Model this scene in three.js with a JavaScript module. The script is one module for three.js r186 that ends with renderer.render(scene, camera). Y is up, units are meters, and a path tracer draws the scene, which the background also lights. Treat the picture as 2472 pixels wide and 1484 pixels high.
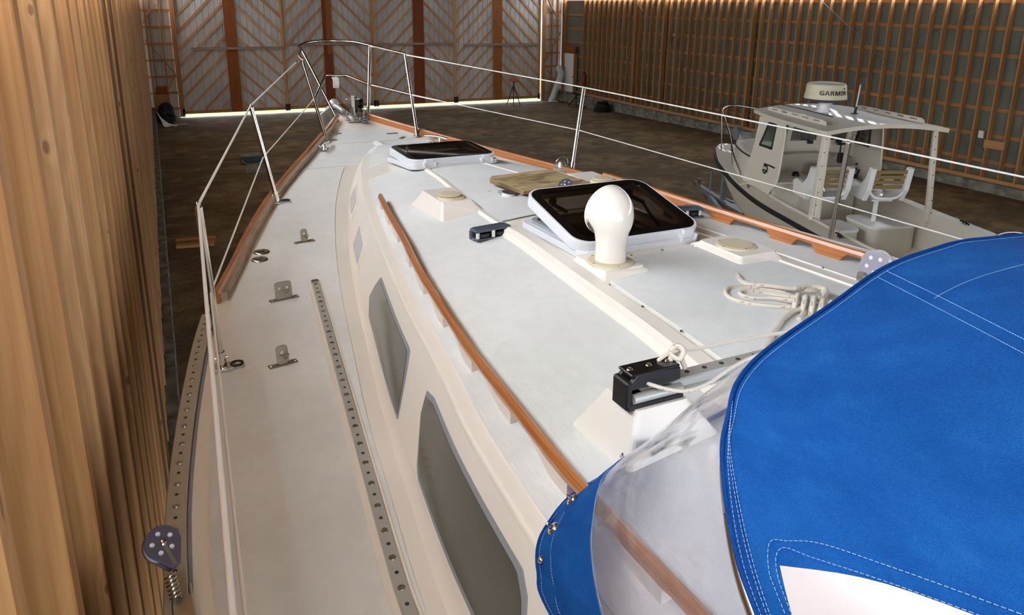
import * as THREE from 'three';
import { mergeGeometries } from 'three/addons/utils/BufferGeometryUtils.js';
import { FontLoader } from 'three/addons/loaders/FontLoader.js';
import { RectAreaLightUniformsLib } from 'three/addons/lights/RectAreaLightUniformsLib.js';
import { TextGeometry } from 'three/addons/geometries/TextGeometry.js';

// ---------------------------------------------------------------- camera, sky, exposure
const scene = new THREE.Scene();
const EYE = 4.15;                                   // standing in the cockpit of the yacht, on its keel in the barn
const camera = new THREE.PerspectiveCamera(2 * Math.atan(742 / 1853) * 180 / Math.PI, 2472 / 1484, 0.05, 400);
camera.position.set(0, EYE, 0);
camera.rotation.order = 'YXZ';
camera.rotation.set(-0.278362, -0.431535, 0.0091755);
camera.setViewOffset(2472, 1484, 0, 202, 2472, 1484);   // the picture is the lower part of a taller frame
scene.background = new THREE.Color(0.89, 0.98, 1.10);      // overcast sky; reaches the barn through the open gable behind, the eave lights and the gap under the doors
scene.backgroundIntensity = 13;
const renderer = new THREE.WebGLRenderer({ antialias: true });
renderer.toneMapping = THREE.LinearToneMapping;
renderer.toneMappingExposure = 1.0;
renderer.shadowMap.enabled = true;
RectAreaLightUniformsLib.init();
// daylight entering the barn: the two translucent eave strips and the open doorway behind the camera, each a light of the opening's own size
for (const [w, h, p, t, k] of [[37.9, 0.8, [-0.48, 4.78, -13.95], [5, 4.78, -13.95], 7], [37.9, 0.46, [17.77, 4.61, -13.95], [5, 4.61, -13.95], 7], [4.4, 4.7, [2.1, 2.36, 4.98], [2.1, 2.36, 0], 4]]) {
  const l = new THREE.RectAreaLight(new THREE.Color(0.89, 0.98, 1.10), k, w, h); l.name = 'daylight'; l.position.set(...p); l.lookAt(...t); scene.add(l);
}

// ---------------------------------------------------------------- helpers
let seed = 20240;
function rnd() { seed = (seed + 0x6D2B79F5) | 0; let t = Math.imul(seed ^ (seed >>> 15), 1 | seed); t = (t + Math.imul(t ^ (t >>> 7), 61 | t)) ^ t; return ((t ^ (t >>> 14)) >>> 0) / 4294967296; }
const rr = (a, b) => a + (b - a) * rnd();
const V = (x, y, z) => new THREE.Vector3(x, y, z);
const lerp = (a, b, t) => a + (b - a) * t;
const clamp = (x, a, b) => Math.min(b, Math.max(a, x));
const smooth = (a, b, x) => { const t = clamp((x - a) / (b - a), 0, 1); return t * t * (3 - 2 * t); };

// smooth curve through a table [[x, y], ...]
function table(tab) {
  const n = tab.length, m = tab.map((p, i) => {
    const a = tab[Math.max(0, i - 1)], b = tab[Math.min(n - 1, i + 1)];
    return (b[1] - a[1]) / (b[0] - a[0] || 1);
  });
  return (x) => {
    if (x <= tab[0][0]) return tab[0][1];
    if (x >= tab[n - 1][0]) return tab[n - 1][1];
    let i = 0; while (tab[i + 1][0] < x) i++;
    const h = tab[i + 1][0] - tab[i][0], t = (x - tab[i][0]) / h, t2 = t * t, t3 = t2 * t;
    return (2 * t3 - 3 * t2 + 1) * tab[i][1] + (t3 - 2 * t2 + t) * h * m[i] + (-2 * t3 + 3 * t2) * tab[i + 1][1] + (t3 - t2) * h * m[i + 1];
  };
}

function raw(pos, uv, idx) {
  const g = new THREE.BufferGeometry();
  g.setAttribute('position', new THREE.Float32BufferAttribute(pos, 3));
  g.setAttribute('uv', new THREE.Float32BufferAttribute(uv, 2));
  if (idx) g.setIndex(idx);
  g.computeVertexNormals();
  return g;
}
// chamfered box; texture in metres, v along the longest side
function cbox(w, h, d, b = 0.003, uo = 0, vo = 0) {
  const H = [w / 2, h / 2, d / 2]; b = Math.min(b, 0.45 * Math.min(...H));
  const L = H.indexOf(Math.max(...H)), pos = [], uv = [];
  const P = (s, k) => s.map((q, i) => q * (i === k ? H[i] : H[i] - b));
  const tri = (a, c, e) => {
    const n = V(c[0] - a[0], c[1] - a[1], c[2] - a[2]).cross(V(e[0] - a[0], e[1] - a[1], e[2] - a[2]));
    const mid = V(a[0] + c[0] + e[0], a[1] + c[1] + e[1], a[2] + c[2] + e[2]);
    const T = n.dot(mid) < 0 ? [a, e, c] : [a, c, e];
    const an = [Math.abs(n.x), Math.abs(n.y), Math.abs(n.z)], k = an.indexOf(Math.max(...an));
    const o = [0, 1, 2].filter((i) => i !== k), vi = o.includes(L) ? L : o[1], ui = o.find((i) => i !== vi);
    for (const p of T) { pos.push(...p); uv.push(p[ui] + uo + k * 0.37, p[vi] + vo); }
  };
  const quad = (a, c, e, f) => { tri(a, c, e); tri(a, e, f); };
  for (let k = 0; k < 3; k++) {
    const [i, j] = [0, 1, 2].filter((q) => q !== k);
    for (const s of [-1, 1]) {
      const c = [[-1, -1], [1, -1], [1, 1], [-1, 1]].map(([x, y]) => { const q = [0, 0, 0]; q[k] = s; q[i] = x; q[j] = y; return P(q, k); });
      quad(...c);
    }
    for (const si of [-1, 1]) for (const sj of [-1, 1]) {
      const A = [0, 0, 0], B = [0, 0, 0]; A[i] = B[i] = si; A[j] = B[j] = sj; A[k] = -1; B[k] = 1;
      quad(P(A, i), P(B, i), P(B, j), P(A, j));
    }
  }
  for (const x of [-1, 1]) for (const y of [-1, 1]) for (const z of [-1, 1]) tri(P([x, y, z], 0), P([x, y, z], 1), P([x, y, z], 2));
  return raw(pos, uv);
}
const at = (g, x = 0, y = 0, z = 0, rx = 0, ry = 0, rz = 0) => g.applyMatrix4(new THREE.Matrix4().makeRotationFromEuler(new THREE.Euler(rx, ry, rz, 'YXZ')).setPosition(x, y, z));
function merge(list) {
  return mergeGeometries(list.map((g) => {
    const q = g.index ? g.toNonIndexed() : g;
    for (const k of Object.keys(q.attributes)) if (!['position', 'normal', 'uv'].includes(k)) q.deleteAttribute(k);
    if (!q.attributes.uv) q.setAttribute('uv', new THREE.Float32BufferAttribute(new Float32Array(q.attributes.position.count * 2), 2));
    return q;
  }));
}
// a beam of section w x h between two points
function beam(a, b, w, h, bev = 0.003, up = V(0, 1, 0)) {
  const d = b.clone().sub(a), L = d.length(); d.normalize();
  let s = new THREE.Vector3().crossVectors(d, up); if (s.lengthSq() < 1e-6) s = V(1, 0, 0); s.normalize();
  const u = new THREE.Vector3().crossVectors(s, d).normalize();
  const g = cbox(w, h, L, bev, rnd() * 3, rnd() * 3);
  return g.applyMatrix4(new THREE.Matrix4().makeBasis(s, u, d.clone().negate()).setPosition(a.clone().add(b).multiplyScalar(0.5)));
}
function cyl(a, b, r0, r1 = r0, seg = 14, open = false) {
  const d = b.clone().sub(a), L = d.length();
  const g = new THREE.CylinderGeometry(r1, r0, L, seg, 1, open);
  const q = new THREE.Quaternion().setFromUnitVectors(V(0, 1, 0), d.normalize());
  return g.applyMatrix4(new THREE.Matrix4().makeRotationFromQuaternion(q).setPosition(a.clone().add(b).multiplyScalar(0.5)));
}
// straight runs of pipe with round joints
function pipe(pts, r, seg = 10) {
  const out = [];
  for (let i = 0; i < pts.length - 1; i++) out.push(cyl(pts[i], pts[i + 1], r, r, seg));
  for (let i = 1; i < pts.length - 1; i++) out.push(at(new THREE.SphereGeometry(r * 1.001, seg, 6), pts[i].x, pts[i].y, pts[i].z));
  return merge(out);
}
function tube(pts, r, { seg = pts.length * 8, rad = 8, closed = false, tension = 0.5 } = {}) {
  const c = new THREE.CatmullRomCurve3(pts, closed, 'centripetal', tension);
  const g = new THREE.TubeGeometry(c, seg, r, rad, closed), uv = g.attributes.uv, L = c.getLength();
  for (let i = 0; i < uv.count; i++) uv.setXY(i, uv.getX(i) * L, uv.getY(i) * r * 6.28);
  if (closed) return g;
  const e = [pts[0], pts[pts.length - 1]].map((p) => at(new THREE.SphereGeometry(r, rad, 6), p.x, p.y, p.z));
  return merge([g, ...e]);
}
// sweep a closed profile [[side, up], ...] along points; each profile edge is its own strip
function sweep(path, prof, caps = true) {
  const N = path.length, fr = [];
  for (let i = 0; i < N; i++) {
    const t = path[Math.min(N - 1, i + 1)].clone().sub(path[Math.max(0, i - 1)]).normalize();
    const s = new THREE.Vector3().crossVectors(t, V(0, 1, 0)).normalize(), u = new THREE.Vector3().crossVectors(s, t).normalize();
    fr.push([path[i], s, u]);
  }
  const pt = (i, p) => fr[i][0].clone().addScaledVector(fr[i][1], p[0]).addScaledVector(fr[i][2], p[1]);
  const len = [0]; for (let i = 1; i < N; i++) len.push(len[i - 1] + path[i].distanceTo(path[i - 1]));
  const out = []; let acc = 0;
  for (let k = 0; k < prof.length; k++) {
    const pos = [], uv = [], idx = [], q = [];
    for (let i = 0; i < N; i++) { q[0] = typeof prof[k] === 'function' ? prof[k](i / (N - 1)) : prof[k]; const pn = prof[(k + 1) % prof.length]; q[1] = typeof pn === 'function' ? pn(i / (N - 1)) : pn;
      for (const e of [0, 1]) { const v = pt(i, q[e]); pos.push(v.x, v.y, v.z); uv.push(acc + e * Math.hypot(q[1][0] - q[0][0], q[1][1] - q[0][1]), len[i]); } }
    acc += Math.hypot(q[1][0] - q[0][0], q[1][1] - q[0][1]);
    for (let i = 0; i < N - 1; i++) { const a = 2 * i; idx.push(a, a + 1, a + 2, a + 1, a + 3, a + 2); }
    out.push(raw(pos, uv, idx));
  }
  if (caps) for (const i of [0, N - 1]) {
    const P = prof.map((p) => pt(i, typeof p === 'function' ? p(i / (N - 1)) : p)), pos = [], uv = [];
    for (let k = 1; k < P.length - 1; k++) for (const v of (i ? [P[0], P[k], P[k + 1]] : [P[0], P[k + 1], P[k]])) { pos.push(v.x, v.y, v.z); uv.push(v.x, v.y); }
    out.push(raw(pos, uv));
  }
  return merge(out);
}
// surface fn(a, b) -> Vector3 over a grid; uvf(a, b, p) -> [u, v] in metres; t > 0 adds a back face and edges
function sheet(fn, na, nb, { t = 0, skip = null, uvf = (a, b, p) => [p.x, p.z] } = {}) {
  const pos = [], uv = [], idx = [], id = (i, j) => i * (nb + 1) + j;
  for (let i = 0; i <= na; i++) for (let j = 0; j <= nb; j++) { const p = fn(i / na, j / nb); pos.push(p.x, p.y, p.z); uv.push(...uvf(i / na, j / nb, p)); }
  for (let i = 0; i < na; i++) for (let j = 0; j < nb; j++) if (!skip || !skip((i + 0.5) / na, (j + 0.5) / nb)) idx.push(id(i, j), id(i + 1, j), id(i, j + 1), id(i + 1, j), id(i + 1, j + 1), id(i, j + 1));
  const g = raw(pos, uv, idx);
  if (!t) return g;
  const n = g.attributes.normal, p2 = [];
  for (let k = 0; k < n.count; k++) p2.push(pos[3 * k] - n.getX(k) * t, pos[3 * k + 1] - n.getY(k) * t, pos[3 * k + 2] - n.getZ(k) * t);
  const back = []; for (let k = 0; k < idx.length; k += 3) back.push(idx[k], idx[k + 2], idx[k + 1]);
  const rim = [], ruv = [], ri = [];
  const edge = (k0, k1) => { const b = rim.length / 3; for (const [A, k] of [[pos, k0], [pos, k1], [p2, k0], [p2, k1]]) { rim.push(A[3 * k], A[3 * k + 1], A[3 * k + 2]); ruv.push(uv[2 * k], uv[2 * k + 1]); } ri.push(b, b + 1, b + 2, b + 1, b + 3, b + 2); };
  for (let i = 0; i < na; i++) { edge(id(i + 1, 0), id(i, 0)); edge(id(i, nb), id(i + 1, nb)); }
  for (let j = 0; j < nb; j++) { edge(id(0, j), id(0, j + 1)); edge(id(na, j + 1), id(na, j)); }
  return merge([g, raw(p2, uv, back), raw(rim, ruv, ri)]);
}
const lathe = (prof, seg = 32) => new THREE.LatheGeometry(prof.map(([r, y]) => new THREE.Vector2(r, y)), seg);
function extr(poly, depth, bevel = 0.002, holes = []) {
  const s = new THREE.Shape(poly.map(([x, y]) => new THREE.Vector2(x, y)));
  for (const h of holes) s.holes.push(new THREE.Path(h.map(([x, y]) => new THREE.Vector2(x, y))));
  return new THREE.ExtrudeGeometry(s, { depth, bevelEnabled: bevel > 0, bevelThickness: bevel, bevelSize: bevel, bevelSegments: 2, curveSegments: 10 });
}
const circ = (x, y, r, n = 14) => [...Array(n)].map((_, i) => [x + r * Math.cos(-i / n * 6.2832), y + r * Math.sin(-i / n * 6.2832)]);
function rrect(w, h, r, n = 5, cx = 0, cy = 0) {
  const o = [];
  for (const [sx, sy, a] of [[1, 1, 0], [-1, 1, 1], [-1, -1, 2], [1, -1, 3]]) for (let i = 0; i <= n; i++) { const t = (a + i / n) * Math.PI / 2; o.push([cx + sx * (w / 2 - r) + r * Math.cos(t), cy + sy * (h / 2 - r) + r * Math.sin(t)]); }
  return o;
}

// ---------------------------------------------------------------- scene bookkeeping
const taken = {};
function numbered(n) { taken[n] = (taken[n] ?? -1) + 1; return taken[n] ? n + '_' + String(taken[n]).padStart(3, '0') : n; }
function part(parent, name, geo, mat, label) {
  const m = new THREE.Mesh(geo, mat); m.name = name; parent.add(m);
  if (label) m.userData.label = label;
  return m;
}
function thing(name, label, category, [x, y, z] = [0, 0, 0], turn = 0, group) {
  const o = new THREE.Group(); o.name = numbered(name); o.position.set(x, y, z); o.rotation.y = turn; scene.add(o);
  o.userData = { label, category }; if (group) o.userData.group = group;
  return o;
}
function single(name, label, category, geo, mat, group) {
  const m = new THREE.Mesh(geo, mat); m.name = numbered(name); scene.add(m);
  m.userData = { label, category }; if (group) m.userData.group = group;
  return m;
}
function struct(name, label, category, geo, mat) {
  const o = geo ? new THREE.Mesh(geo, mat) : new THREE.Group();
  o.name = name; o.userData = { label, category, kind: 'structure' }; scene.add(o);
  return o;
}

// ---------------------------------------------------------------- textures and materials
function hash(x, y, s) { let h = Math.imul(x | 0, 374761393) ^ Math.imul(y | 0, 668265263) ^ Math.imul(s | 0, 2246822519); h = Math.imul(h ^ (h >>> 13), 1274126177); return ((h ^ (h >>> 16)) >>> 0) / 4294967296; }
function vn(x, y, px, py, s) {                       // value noise that repeats every px, py cells
  const xi = Math.floor(x), yi = Math.floor(y), fx = x - xi, fy = y - yi, w = (t) => t * t * (3 - 2 * t), m = (a, p) => ((a % p) + p) % p;
  const h = (i, j) => hash(m(xi + i, px), m(yi + j, py), s);
  return lerp(lerp(h(0, 0), h(1, 0), w(fx)), lerp(h(0, 1), h(1, 1), w(fx)), w(fy));
}
function fbm(u, v, px, py, s, o = 4) { let a = 0, k = 0.5, n = 0; for (let i = 0; i < o; i++) { a += k * vn(u * px, v * py, px, py, s + i); n += k; k *= 0.55; px *= 2; py *= 2; } return a / n; }
function tex(w, h, fn, srgb = true, mx = 1, my = 1) {          // fn(u, v) -> [r, g, b] 0..255; one repeat covers mx by my metres
  const d = new Uint8Array(w * h * 4);
  for (let j = 0; j < h; j++) for (let i = 0; i < w; i++) { const c = fn(i / w, j / h, i, j), k = 4 * (j * w + i); d[k] = clamp(c[0], 0, 255); d[k + 1] = clamp(c[1], 0, 255); d[k + 2] = clamp(c[2], 0, 255); d[k + 3] = 255; }
  const t = new THREE.DataTexture(d, w, h); t.wrapS = t.wrapT = THREE.RepeatWrapping; t.magFilter = THREE.LinearFilter; t.minFilter = THREE.LinearMipmapLinearFilter;
  if (srgb) t.colorSpace = THREE.SRGBColorSpace;
  t.repeat.set(1 / mx, 1 / my); t.needsUpdate = true;
  return t;
}
const mix3 = (a, b, t) => [lerp(a[0], b[0], t), lerp(a[1], b[1], t), lerp(a[2], b[2], t)];
const gray = (f) => (u, v, i, j) => { const g = 255 * f(u, v, i, j); return [g, g, g]; };

function timber(light, dark, knot, s, knots = 14) {
  const K = []; for (let i = 0; i < knots; i++) K.push([hash(i, 1, s), hash(i, 2, s), 0.004 + 0.008 * hash(i, 3, s)]);
  return (u, v) => {
    const wob = fbm(u, v, 3, 2, s, 3);
    let bend = 0, kn = 0;
    for (const [x, y, r] of K) { let dx = Math.abs(u - x), dy = Math.abs(v - y); dx = Math.min(dx, 1 - dx); dy = Math.min(dy, 1 - dy) * 2; const q = Math.hypot(dx, dy * 0.6) / r; kn = Math.max(kn, smooth(1.25, 0.7, q)); bend += 0.02 * Math.exp(-q * q * 0.12); }
    const ring = 0.5 + 0.5 * Math.sin((u * 26 + wob * 7 + bend * 60) * 6.283);
    const fib = fbm(u, v, 150, 5, s + 9, 3);
    let c = mix3(light, dark, clamp(0.12 + 0.42 * ring * wob + 0.55 * (fib - 0.35) + 0.5 * (fbm(u, v, 5, 3, s + 20, 3) - 0.45), 0, 1));
    return mix3(c, knot, 0.55 * kn * (0.6 + 0.6 * fib));
  };
}
const pineTex = tex(1024, 2048, timber([212, 174, 126], [168, 117, 68], [92, 54, 30], 3, 26), true, 0.9, 2.6);
const pineTexB = tex(512, 1024, timber([204, 162, 110], [158, 106, 58], [84, 48, 25], 41, 10), true, 0.8, 2.9);
const pineBump = tex(256, 512, gray((u, v) => fbm(u, v, 60, 5, 5, 3)), false, 0.5, 1.2);
const teakTex = tex(256, 1024, (u, v) => { const f = fbm(u, v, 44, 5, 77, 4), g = fbm(u, v, 7, 3, 61, 3); return mix3([196, 126, 66], [132, 76, 34], clamp(0.15 + 1.1 * (f - 0.3) + 0.5 * (g - 0.5), 0, 1)); }, true, 0.12, 0.7);
const greyTeakTex = tex(256, 512, (u, v) => { const f = fbm(u, v, 40, 4, 17, 4), g = fbm(u, v, 4, 6, 31, 3); return mix3([176, 158, 138], [126, 100, 80], clamp(1.4 * (f - 0.3) + 0.8 * (g - 0.5), 0, 1)); }, true, 0.12, 0.8);
const plyTex = tex(512, 512, (u, v) => { const f = fbm(u, v, 5, 40, 88, 4), g = fbm(u, v, 4, 7, 18, 4); return mix3([184, 166, 124], [112, 88, 54], clamp(0.1 + 1.3 * (f - 0.38) + smooth(0.56, 0.72, g) * 0.5, 0, 1)); }, true, 0.5, 0.5);
const dirtTex = tex(1024, 1024, (u, v) => {
  const a = fbm(u, v, 8, 10, 101, 6), b = fbm(u, v, 70, 90, 133, 3), c = fbm(u, v, 3, 4, 171, 3);
  let k = mix3([138, 114, 75], [94, 72, 43], clamp(0.5 + 1.9 * (a - 0.5) + 0.6 * (b - 0.5), 0, 1));
  return mix3(k, [80, 62, 40], smooth(0.55, 0.72, c) * 0.5);
}, true, 3.2, 3.2);
const dirtBump = tex(1024, 1024, gray((u, v) => 0.6 * fbm(u, v, 10, 18, 201, 6) + 0.4 * fbm(u, v, 90, 130, 222, 3)), false, 4, 4);
const concreteTex = tex(256, 512, (u, v) => mix3([150, 144, 128], [86, 80, 68], clamp(0.3 + 1.6 * (fbm(u, v, 6, 10, 301, 5) - 0.45), 0, 1)), true, 0.8, 1.6);
const twillTex = tex(1024, 1024, (u, v) => {
  const rib = 0.5 + 0.5 * Math.sin((u + v * 1.0) * 110 * 6.283), n = fbm(u, v, 5, 5, 401, 4), f = fbm(u, v, 220, 220, 404, 2), s = fbm(u, v, 9, 3, 409, 4);
  let c = mix3([12, 68, 142], [36, 114, 190], clamp(0.18 + 0.42 * rib + 0.5 * (n - 0.5) + 0.7 * (f - 0.5), 0, 1));
  return mix3(c, [120, 160, 205], smooth(0.6, 0.85, s) * 0.1);
}, true, 0.36, 0.36);
const twillBump = tex(1024, 1024, gray((u, v) => 0.5 + 0.5 * Math.sin((u + v) * 110 * 6.283)), false, 0.36, 0.36);
const ribBump = tex(512, 512, gray((u, v) => 0.5 + 0.5 * Math.sin(u * 72 * 6.283) * (0.8 + 0.2 * Math.sin(v * 72 * 6.283))), false, 0.24, 0.24);
const grainBump = tex(512, 512, gray((u, v) => 0.5 * fbm(u, v, 110, 110, 511, 2) + 0.5 * fbm(u, v, 220, 220, 513, 1)), false, 0.3, 0.3);
const deckTex = tex(512, 512, (u, v) => { const n = fbm(u, v, 3, 3, 521, 5), m = fbm(u, v, 40, 40, 523, 3); return mix3([229, 233, 232], [213, 217, 214], clamp(0.4 + 1.2 * (n - 0.5) + 0.5 * (m - 0.5), 0, 1)); }, true, 1.3, 1.3);
const gelTex = tex(512, 512, (u, v) => { const n = fbm(u, v, 3, 3, 541, 5); return mix3([240, 237, 227], [230, 224, 210], clamp(0.4 + 1.2 * (n - 0.5), 0, 1)); }, true, 1.7, 1.7);
const ropeTex = tex(128, 256, (u, v) => { const s = 0.5 + 0.5 * Math.sin((u * 40 + v * 1) * 6.283) * Math.sin((u * 40 - v) * 6.283); const fleck = (vn(u * 26, v * 3, 26, 3, 77) > 0.87) ? 0.55 : 0; return mix3(mix3([222, 216, 202], [188, 180, 164], s), [150, 120, 100], fleck); }, true, 0.12, 0.03);
const vinylBump = tex(512, 512, gray((u, v) => { const q = fbm(u, v, 3, 4, 611, 3); return 0.7 * q + 0.3 * fbm(u, v, 8, 3, 615, 3); }), false, 0.7, 0.7);
const smearTex = tex(256, 256, gray((u, v) => 0.45 + 0.5 * fbm(u, v, 4, 9, 631, 4)), false, 0.6, 0.6);
const steelRough = tex(256, 256, gray((u, v) => 0.25 + 0.35 * fbm(u, v, 6, 30, 651, 4)), false, 0.3, 0.3);
const sidingTex = tex(512, 512, (u, v) => mix3([208, 205, 198], [172, 169, 162], clamp(0.3 + 1.2 * (fbm(u, v, 6, 2, 701, 5) - 0.45), 0, 1)), true, 3, 3);
const greenSidingTex = tex(512, 512, (u, v) => mix3([122, 122, 104], [96, 96, 80], clamp(0.3 + 1.2 * (fbm(u, v, 6, 3, 711, 5) - 0.45), 0, 1)), true, 3, 3);
const grassTex = tex(512, 512, (u, v) => mix3([98, 112, 46], [62, 78, 28], fbm(u, v, 30, 30, 721, 4)), true, 5, 5);
const gravelTex = tex(512, 512, (u, v) => mix3([176, 168, 152], [128, 118, 102], fbm(u, v, 60, 60, 731, 3)), true, 4, 4);

const std = (o) => new THREE.MeshStandardMaterial(o), phy = (o) => new THREE.MeshPhysicalMaterial(o);
const M = {
  gel: phy({ map: gelTex, roughness: 0.32, clearcoat: 0.35, clearcoatRoughness: 0.25 }),
  skid: std({ map: deckTex, roughness: 0.75, bumpMap: grainBump, bumpScale: 0.0006 }),
  skidRib: std({ map: deckTex, roughness: 0.7, bumpMap: ribBump, bumpScale: 0.0006 }),
  teak: phy({ map: teakTex, roughness: 0.38, clearcoat: 0.7, clearcoatRoughness: 0.18 }),
  greyTeak: std({ map: greyTeakTex, roughness: 0.8 }),
  steel: std({ color: 0xd9d6cf, metalness: 1, roughness: 0.5, roughnessMap: steelRough }),
  bright: std({ color: 0xe4e2dc, metalness: 1, roughness: 0.13 }),
  wornSteel: std({ color: 0xa59f92, metalness: 1, roughness: 0.42 }),
  alu: std({ color: 0xc2c5c0, metalness: 0.45, roughness: 0.45 }),
  aluDull: std({ color: 0xb3b1a8, metalness: 0.4, roughness: 0.5 }),
  hole: std({ color: 0x3a3733, roughness: 0.7 }),
  black: std({ color: 0x17181b, roughness: 0.45 }),
  blackGloss: phy({ color: 0x141414, roughness: 0.25, clearcoat: 0.5 }),
  slate: std({ color: 0x47525e, roughness: 0.5 }),
  plum: std({ color: 0x524e5c, roughness: 0.45, metalness: 0.2 }),
  lilac: std({ color: 0x9b97a3, roughness: 0.4, metalness: 0.3 }),
  whitePlastic: phy({ color: 0xe9e7e2, roughness: 0.35, clearcoat: 0.2 }),
  hatchWhite: phy({ color: 0xdde1e6, roughness: 0.35, clearcoat: 0.3, clearcoatRoughness: 0.3 }),
  cream: std({ color: 0xcdc2a4, roughness: 0.5 }),
  creamCowl: phy({ map: gelTex, color: 0xffffff, roughness: 0.22, clearcoat: 0.6, clearcoatRoughness: 0.12 }),
  lens: phy({ color: 0xa0948a, roughness: 0.04, transmission: 1, thickness: 0, ior: 1.49 }),
  lensBorder: phy({ color: 0x0c0b0b, roughness: 0.08 }),
  smoke: phy({ color: 0x5b5c54, roughness: 0.18, clearcoat: 0.6, clearcoatRoughness: 0.1, roughnessMap: smearTex }),
  sealant: std({ color: 0x8d9499, roughness: 0.7 }),
  portPane: phy({ color: 0xbfc0c4, roughness: 0.25 }),
  lifeline: std({ color: 0xdcd8cf, roughness: 0.5 }),
  canvas: phy({ map: twillTex, roughness: 0.9, specularIntensity: 0.25, bumpMap: twillBump, bumpScale: 0.0004 }),
  canvasTrim: phy({ map: twillTex, color: 0xc4cbd8, roughness: 0.85, specularIntensity: 0.25 }),
  thread: std({ color: 0x9fc0e6, roughness: 0.8 }),
  vinyl: phy({ color: 0xf0eef0, roughness: 0.14, transmission: 0.9, thickness: 0, ior: 1.5, bumpMap: vinylBump, bumpScale: 0.05 }),
  vinylMilky: phy({ color: 0xd6d2d2, roughness: 0.2, clearcoat: 0.5 }),
  rope: std({ map: ropeTex, roughness: 0.9 }),
  ply: std({ map: plyTex, roughness: 0.85, bumpMap: pineBump, bumpScale: 0.0008 }),
  plyEdge: std({ map: plyTex, color: 0xc9b894, roughness: 0.9 }),
  dirt: std({ map: dirtTex, roughness: 1, bumpMap: dirtBump, bumpScale: 0.05 }),
  concrete: std({ map: concreteTex, roughness: 0.95 }),
  siding: std({ map: sidingTex, roughness: 0.6, metalness: 0.1 }),
  greenSiding: std({ map: greenSidingTex, roughness: 0.7 }),
  roofUnder: std({ map: plyTex, color: 0x8c7c64, roughness: 0.9 }),
  grass: std({ map: grassTex, roughness: 1 }),
  gravel: std({ map: gravelTex, roughness: 1 }),
  pane: phy({ color: 0xffffff, roughness: 0, transmission: 1, thickness: 0, ior: 1.1 }),
  boatWhite: phy({ color: 0xd2c9b6, roughness: 0.5, clearcoat: 0.08 }),
  boatGrey: std({ color: 0xa9abae, roughness: 0.8 }),
  galv: std({ color: 0x8f9498, metalness: 0.7, roughness: 0.5 }),
  paleTeak: std({ color: 0xe0d6cc, roughness: 0.8 }),
  rubber: std({ color: 0x16171a, roughness: 0.6 }),
  glassDark: phy({ color: 0xb8beba, roughness: 0.05, transmission: 0.9, thickness: 0 }),
  red: std({ color: 0xb4452c, roughness: 0.6 }),
  chairBrown: std({ color: 0x8a744c, roughness: 0.6 }),
};
const pine = [pineTex, pineTexB].flatMap((t, k) => (k ? [0xfff8ec, 0xf6ecdc] : [0xf6ece0, 0xeee0cc]).map((c) => std({ map: t, color: c, roughness: 0.62, bumpMap: pineBump, bumpScale: 0.0006 })));
const pineGrey = std({ map: pineTexB, color: 0x9a9184, roughness: 0.8 });
const framing = [std({ map: pineTexB, color: 0xf2e6d4, roughness: 0.75 }), std({ map: pineTexB, color: 0xe8d8c0, roughness: 0.75 }), std({ map: pineTex, color: 0xf0e2ce, roughness: 0.75 })];
const chevron = [0xfff4e4, 0xf0e0cc, 0xffffff].map((c) => std({ map: pineTex, color: c, roughness: 0.75 }));
const boardOrange = [std({ map: pineTexB, color: 0xc89058, roughness: 0.8 }), std({ map: pineTexB, color: 0xb07040, roughness: 0.8 }), std({ map: pineTexB, color: 0xd0a468, roughness: 0.8 })];

// ---------------------------------------------------------------- the barn
const ZB = -32.9, ZR = 5.0, XL = -0.25, XR = 17.6, TOP = 5.3;
const floorY = (z) => z > -18 ? 0 : -0.26 * (-18 - z) / 14.9;
{
  const g = sheet((a, b) => { const x = lerp(-0.5, 17.95, a), z = lerp(ZR, ZB - 0.1, b); return V(x, floorY(z) + 0.012 * (fbm(x / 6, -z / 6, 6, 6, 801, 3) - 0.5), z); }, 120, 260, { uvf: (a, b, p) => [p.x + 0.25 * p.z, p.z] });
  struct('floor', 'packed brown earth floor of the barn with wheel marks', 'floor', flip(g), M.dirt);
  const gr = struct('ground_outside', 'bright grass outside showing in the gap under the doors', 'ground', at(cbox(160, 0.1, 90, 0), 8, -0.40, ZB - 45.05), M.grass);
  struct('ground_yard', 'gravel yard outside the open gable end', 'ground', at(cbox(160, 0.1, 90, 0), 8, -0.055, ZR + 45.05), M.gravel);
}
function flip(g) { const n = g.attributes.normal; if (n.getY(0) < 0) { const i = g.index.array; for (let k = 0; k < i.length; k += 3) { const t = i[k]; i[k] = i[k + 1]; i[k + 1] = t; } g.computeVertexNormals(); } return g; }
struct('ceiling', 'pale metal ceiling of the barn', 'ceiling', at(cbox(18.72, 0.1, 41, 0.01), 8.54, TOP + 0.06, (ZB + ZR) / 2), M.roofUnder);

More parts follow.
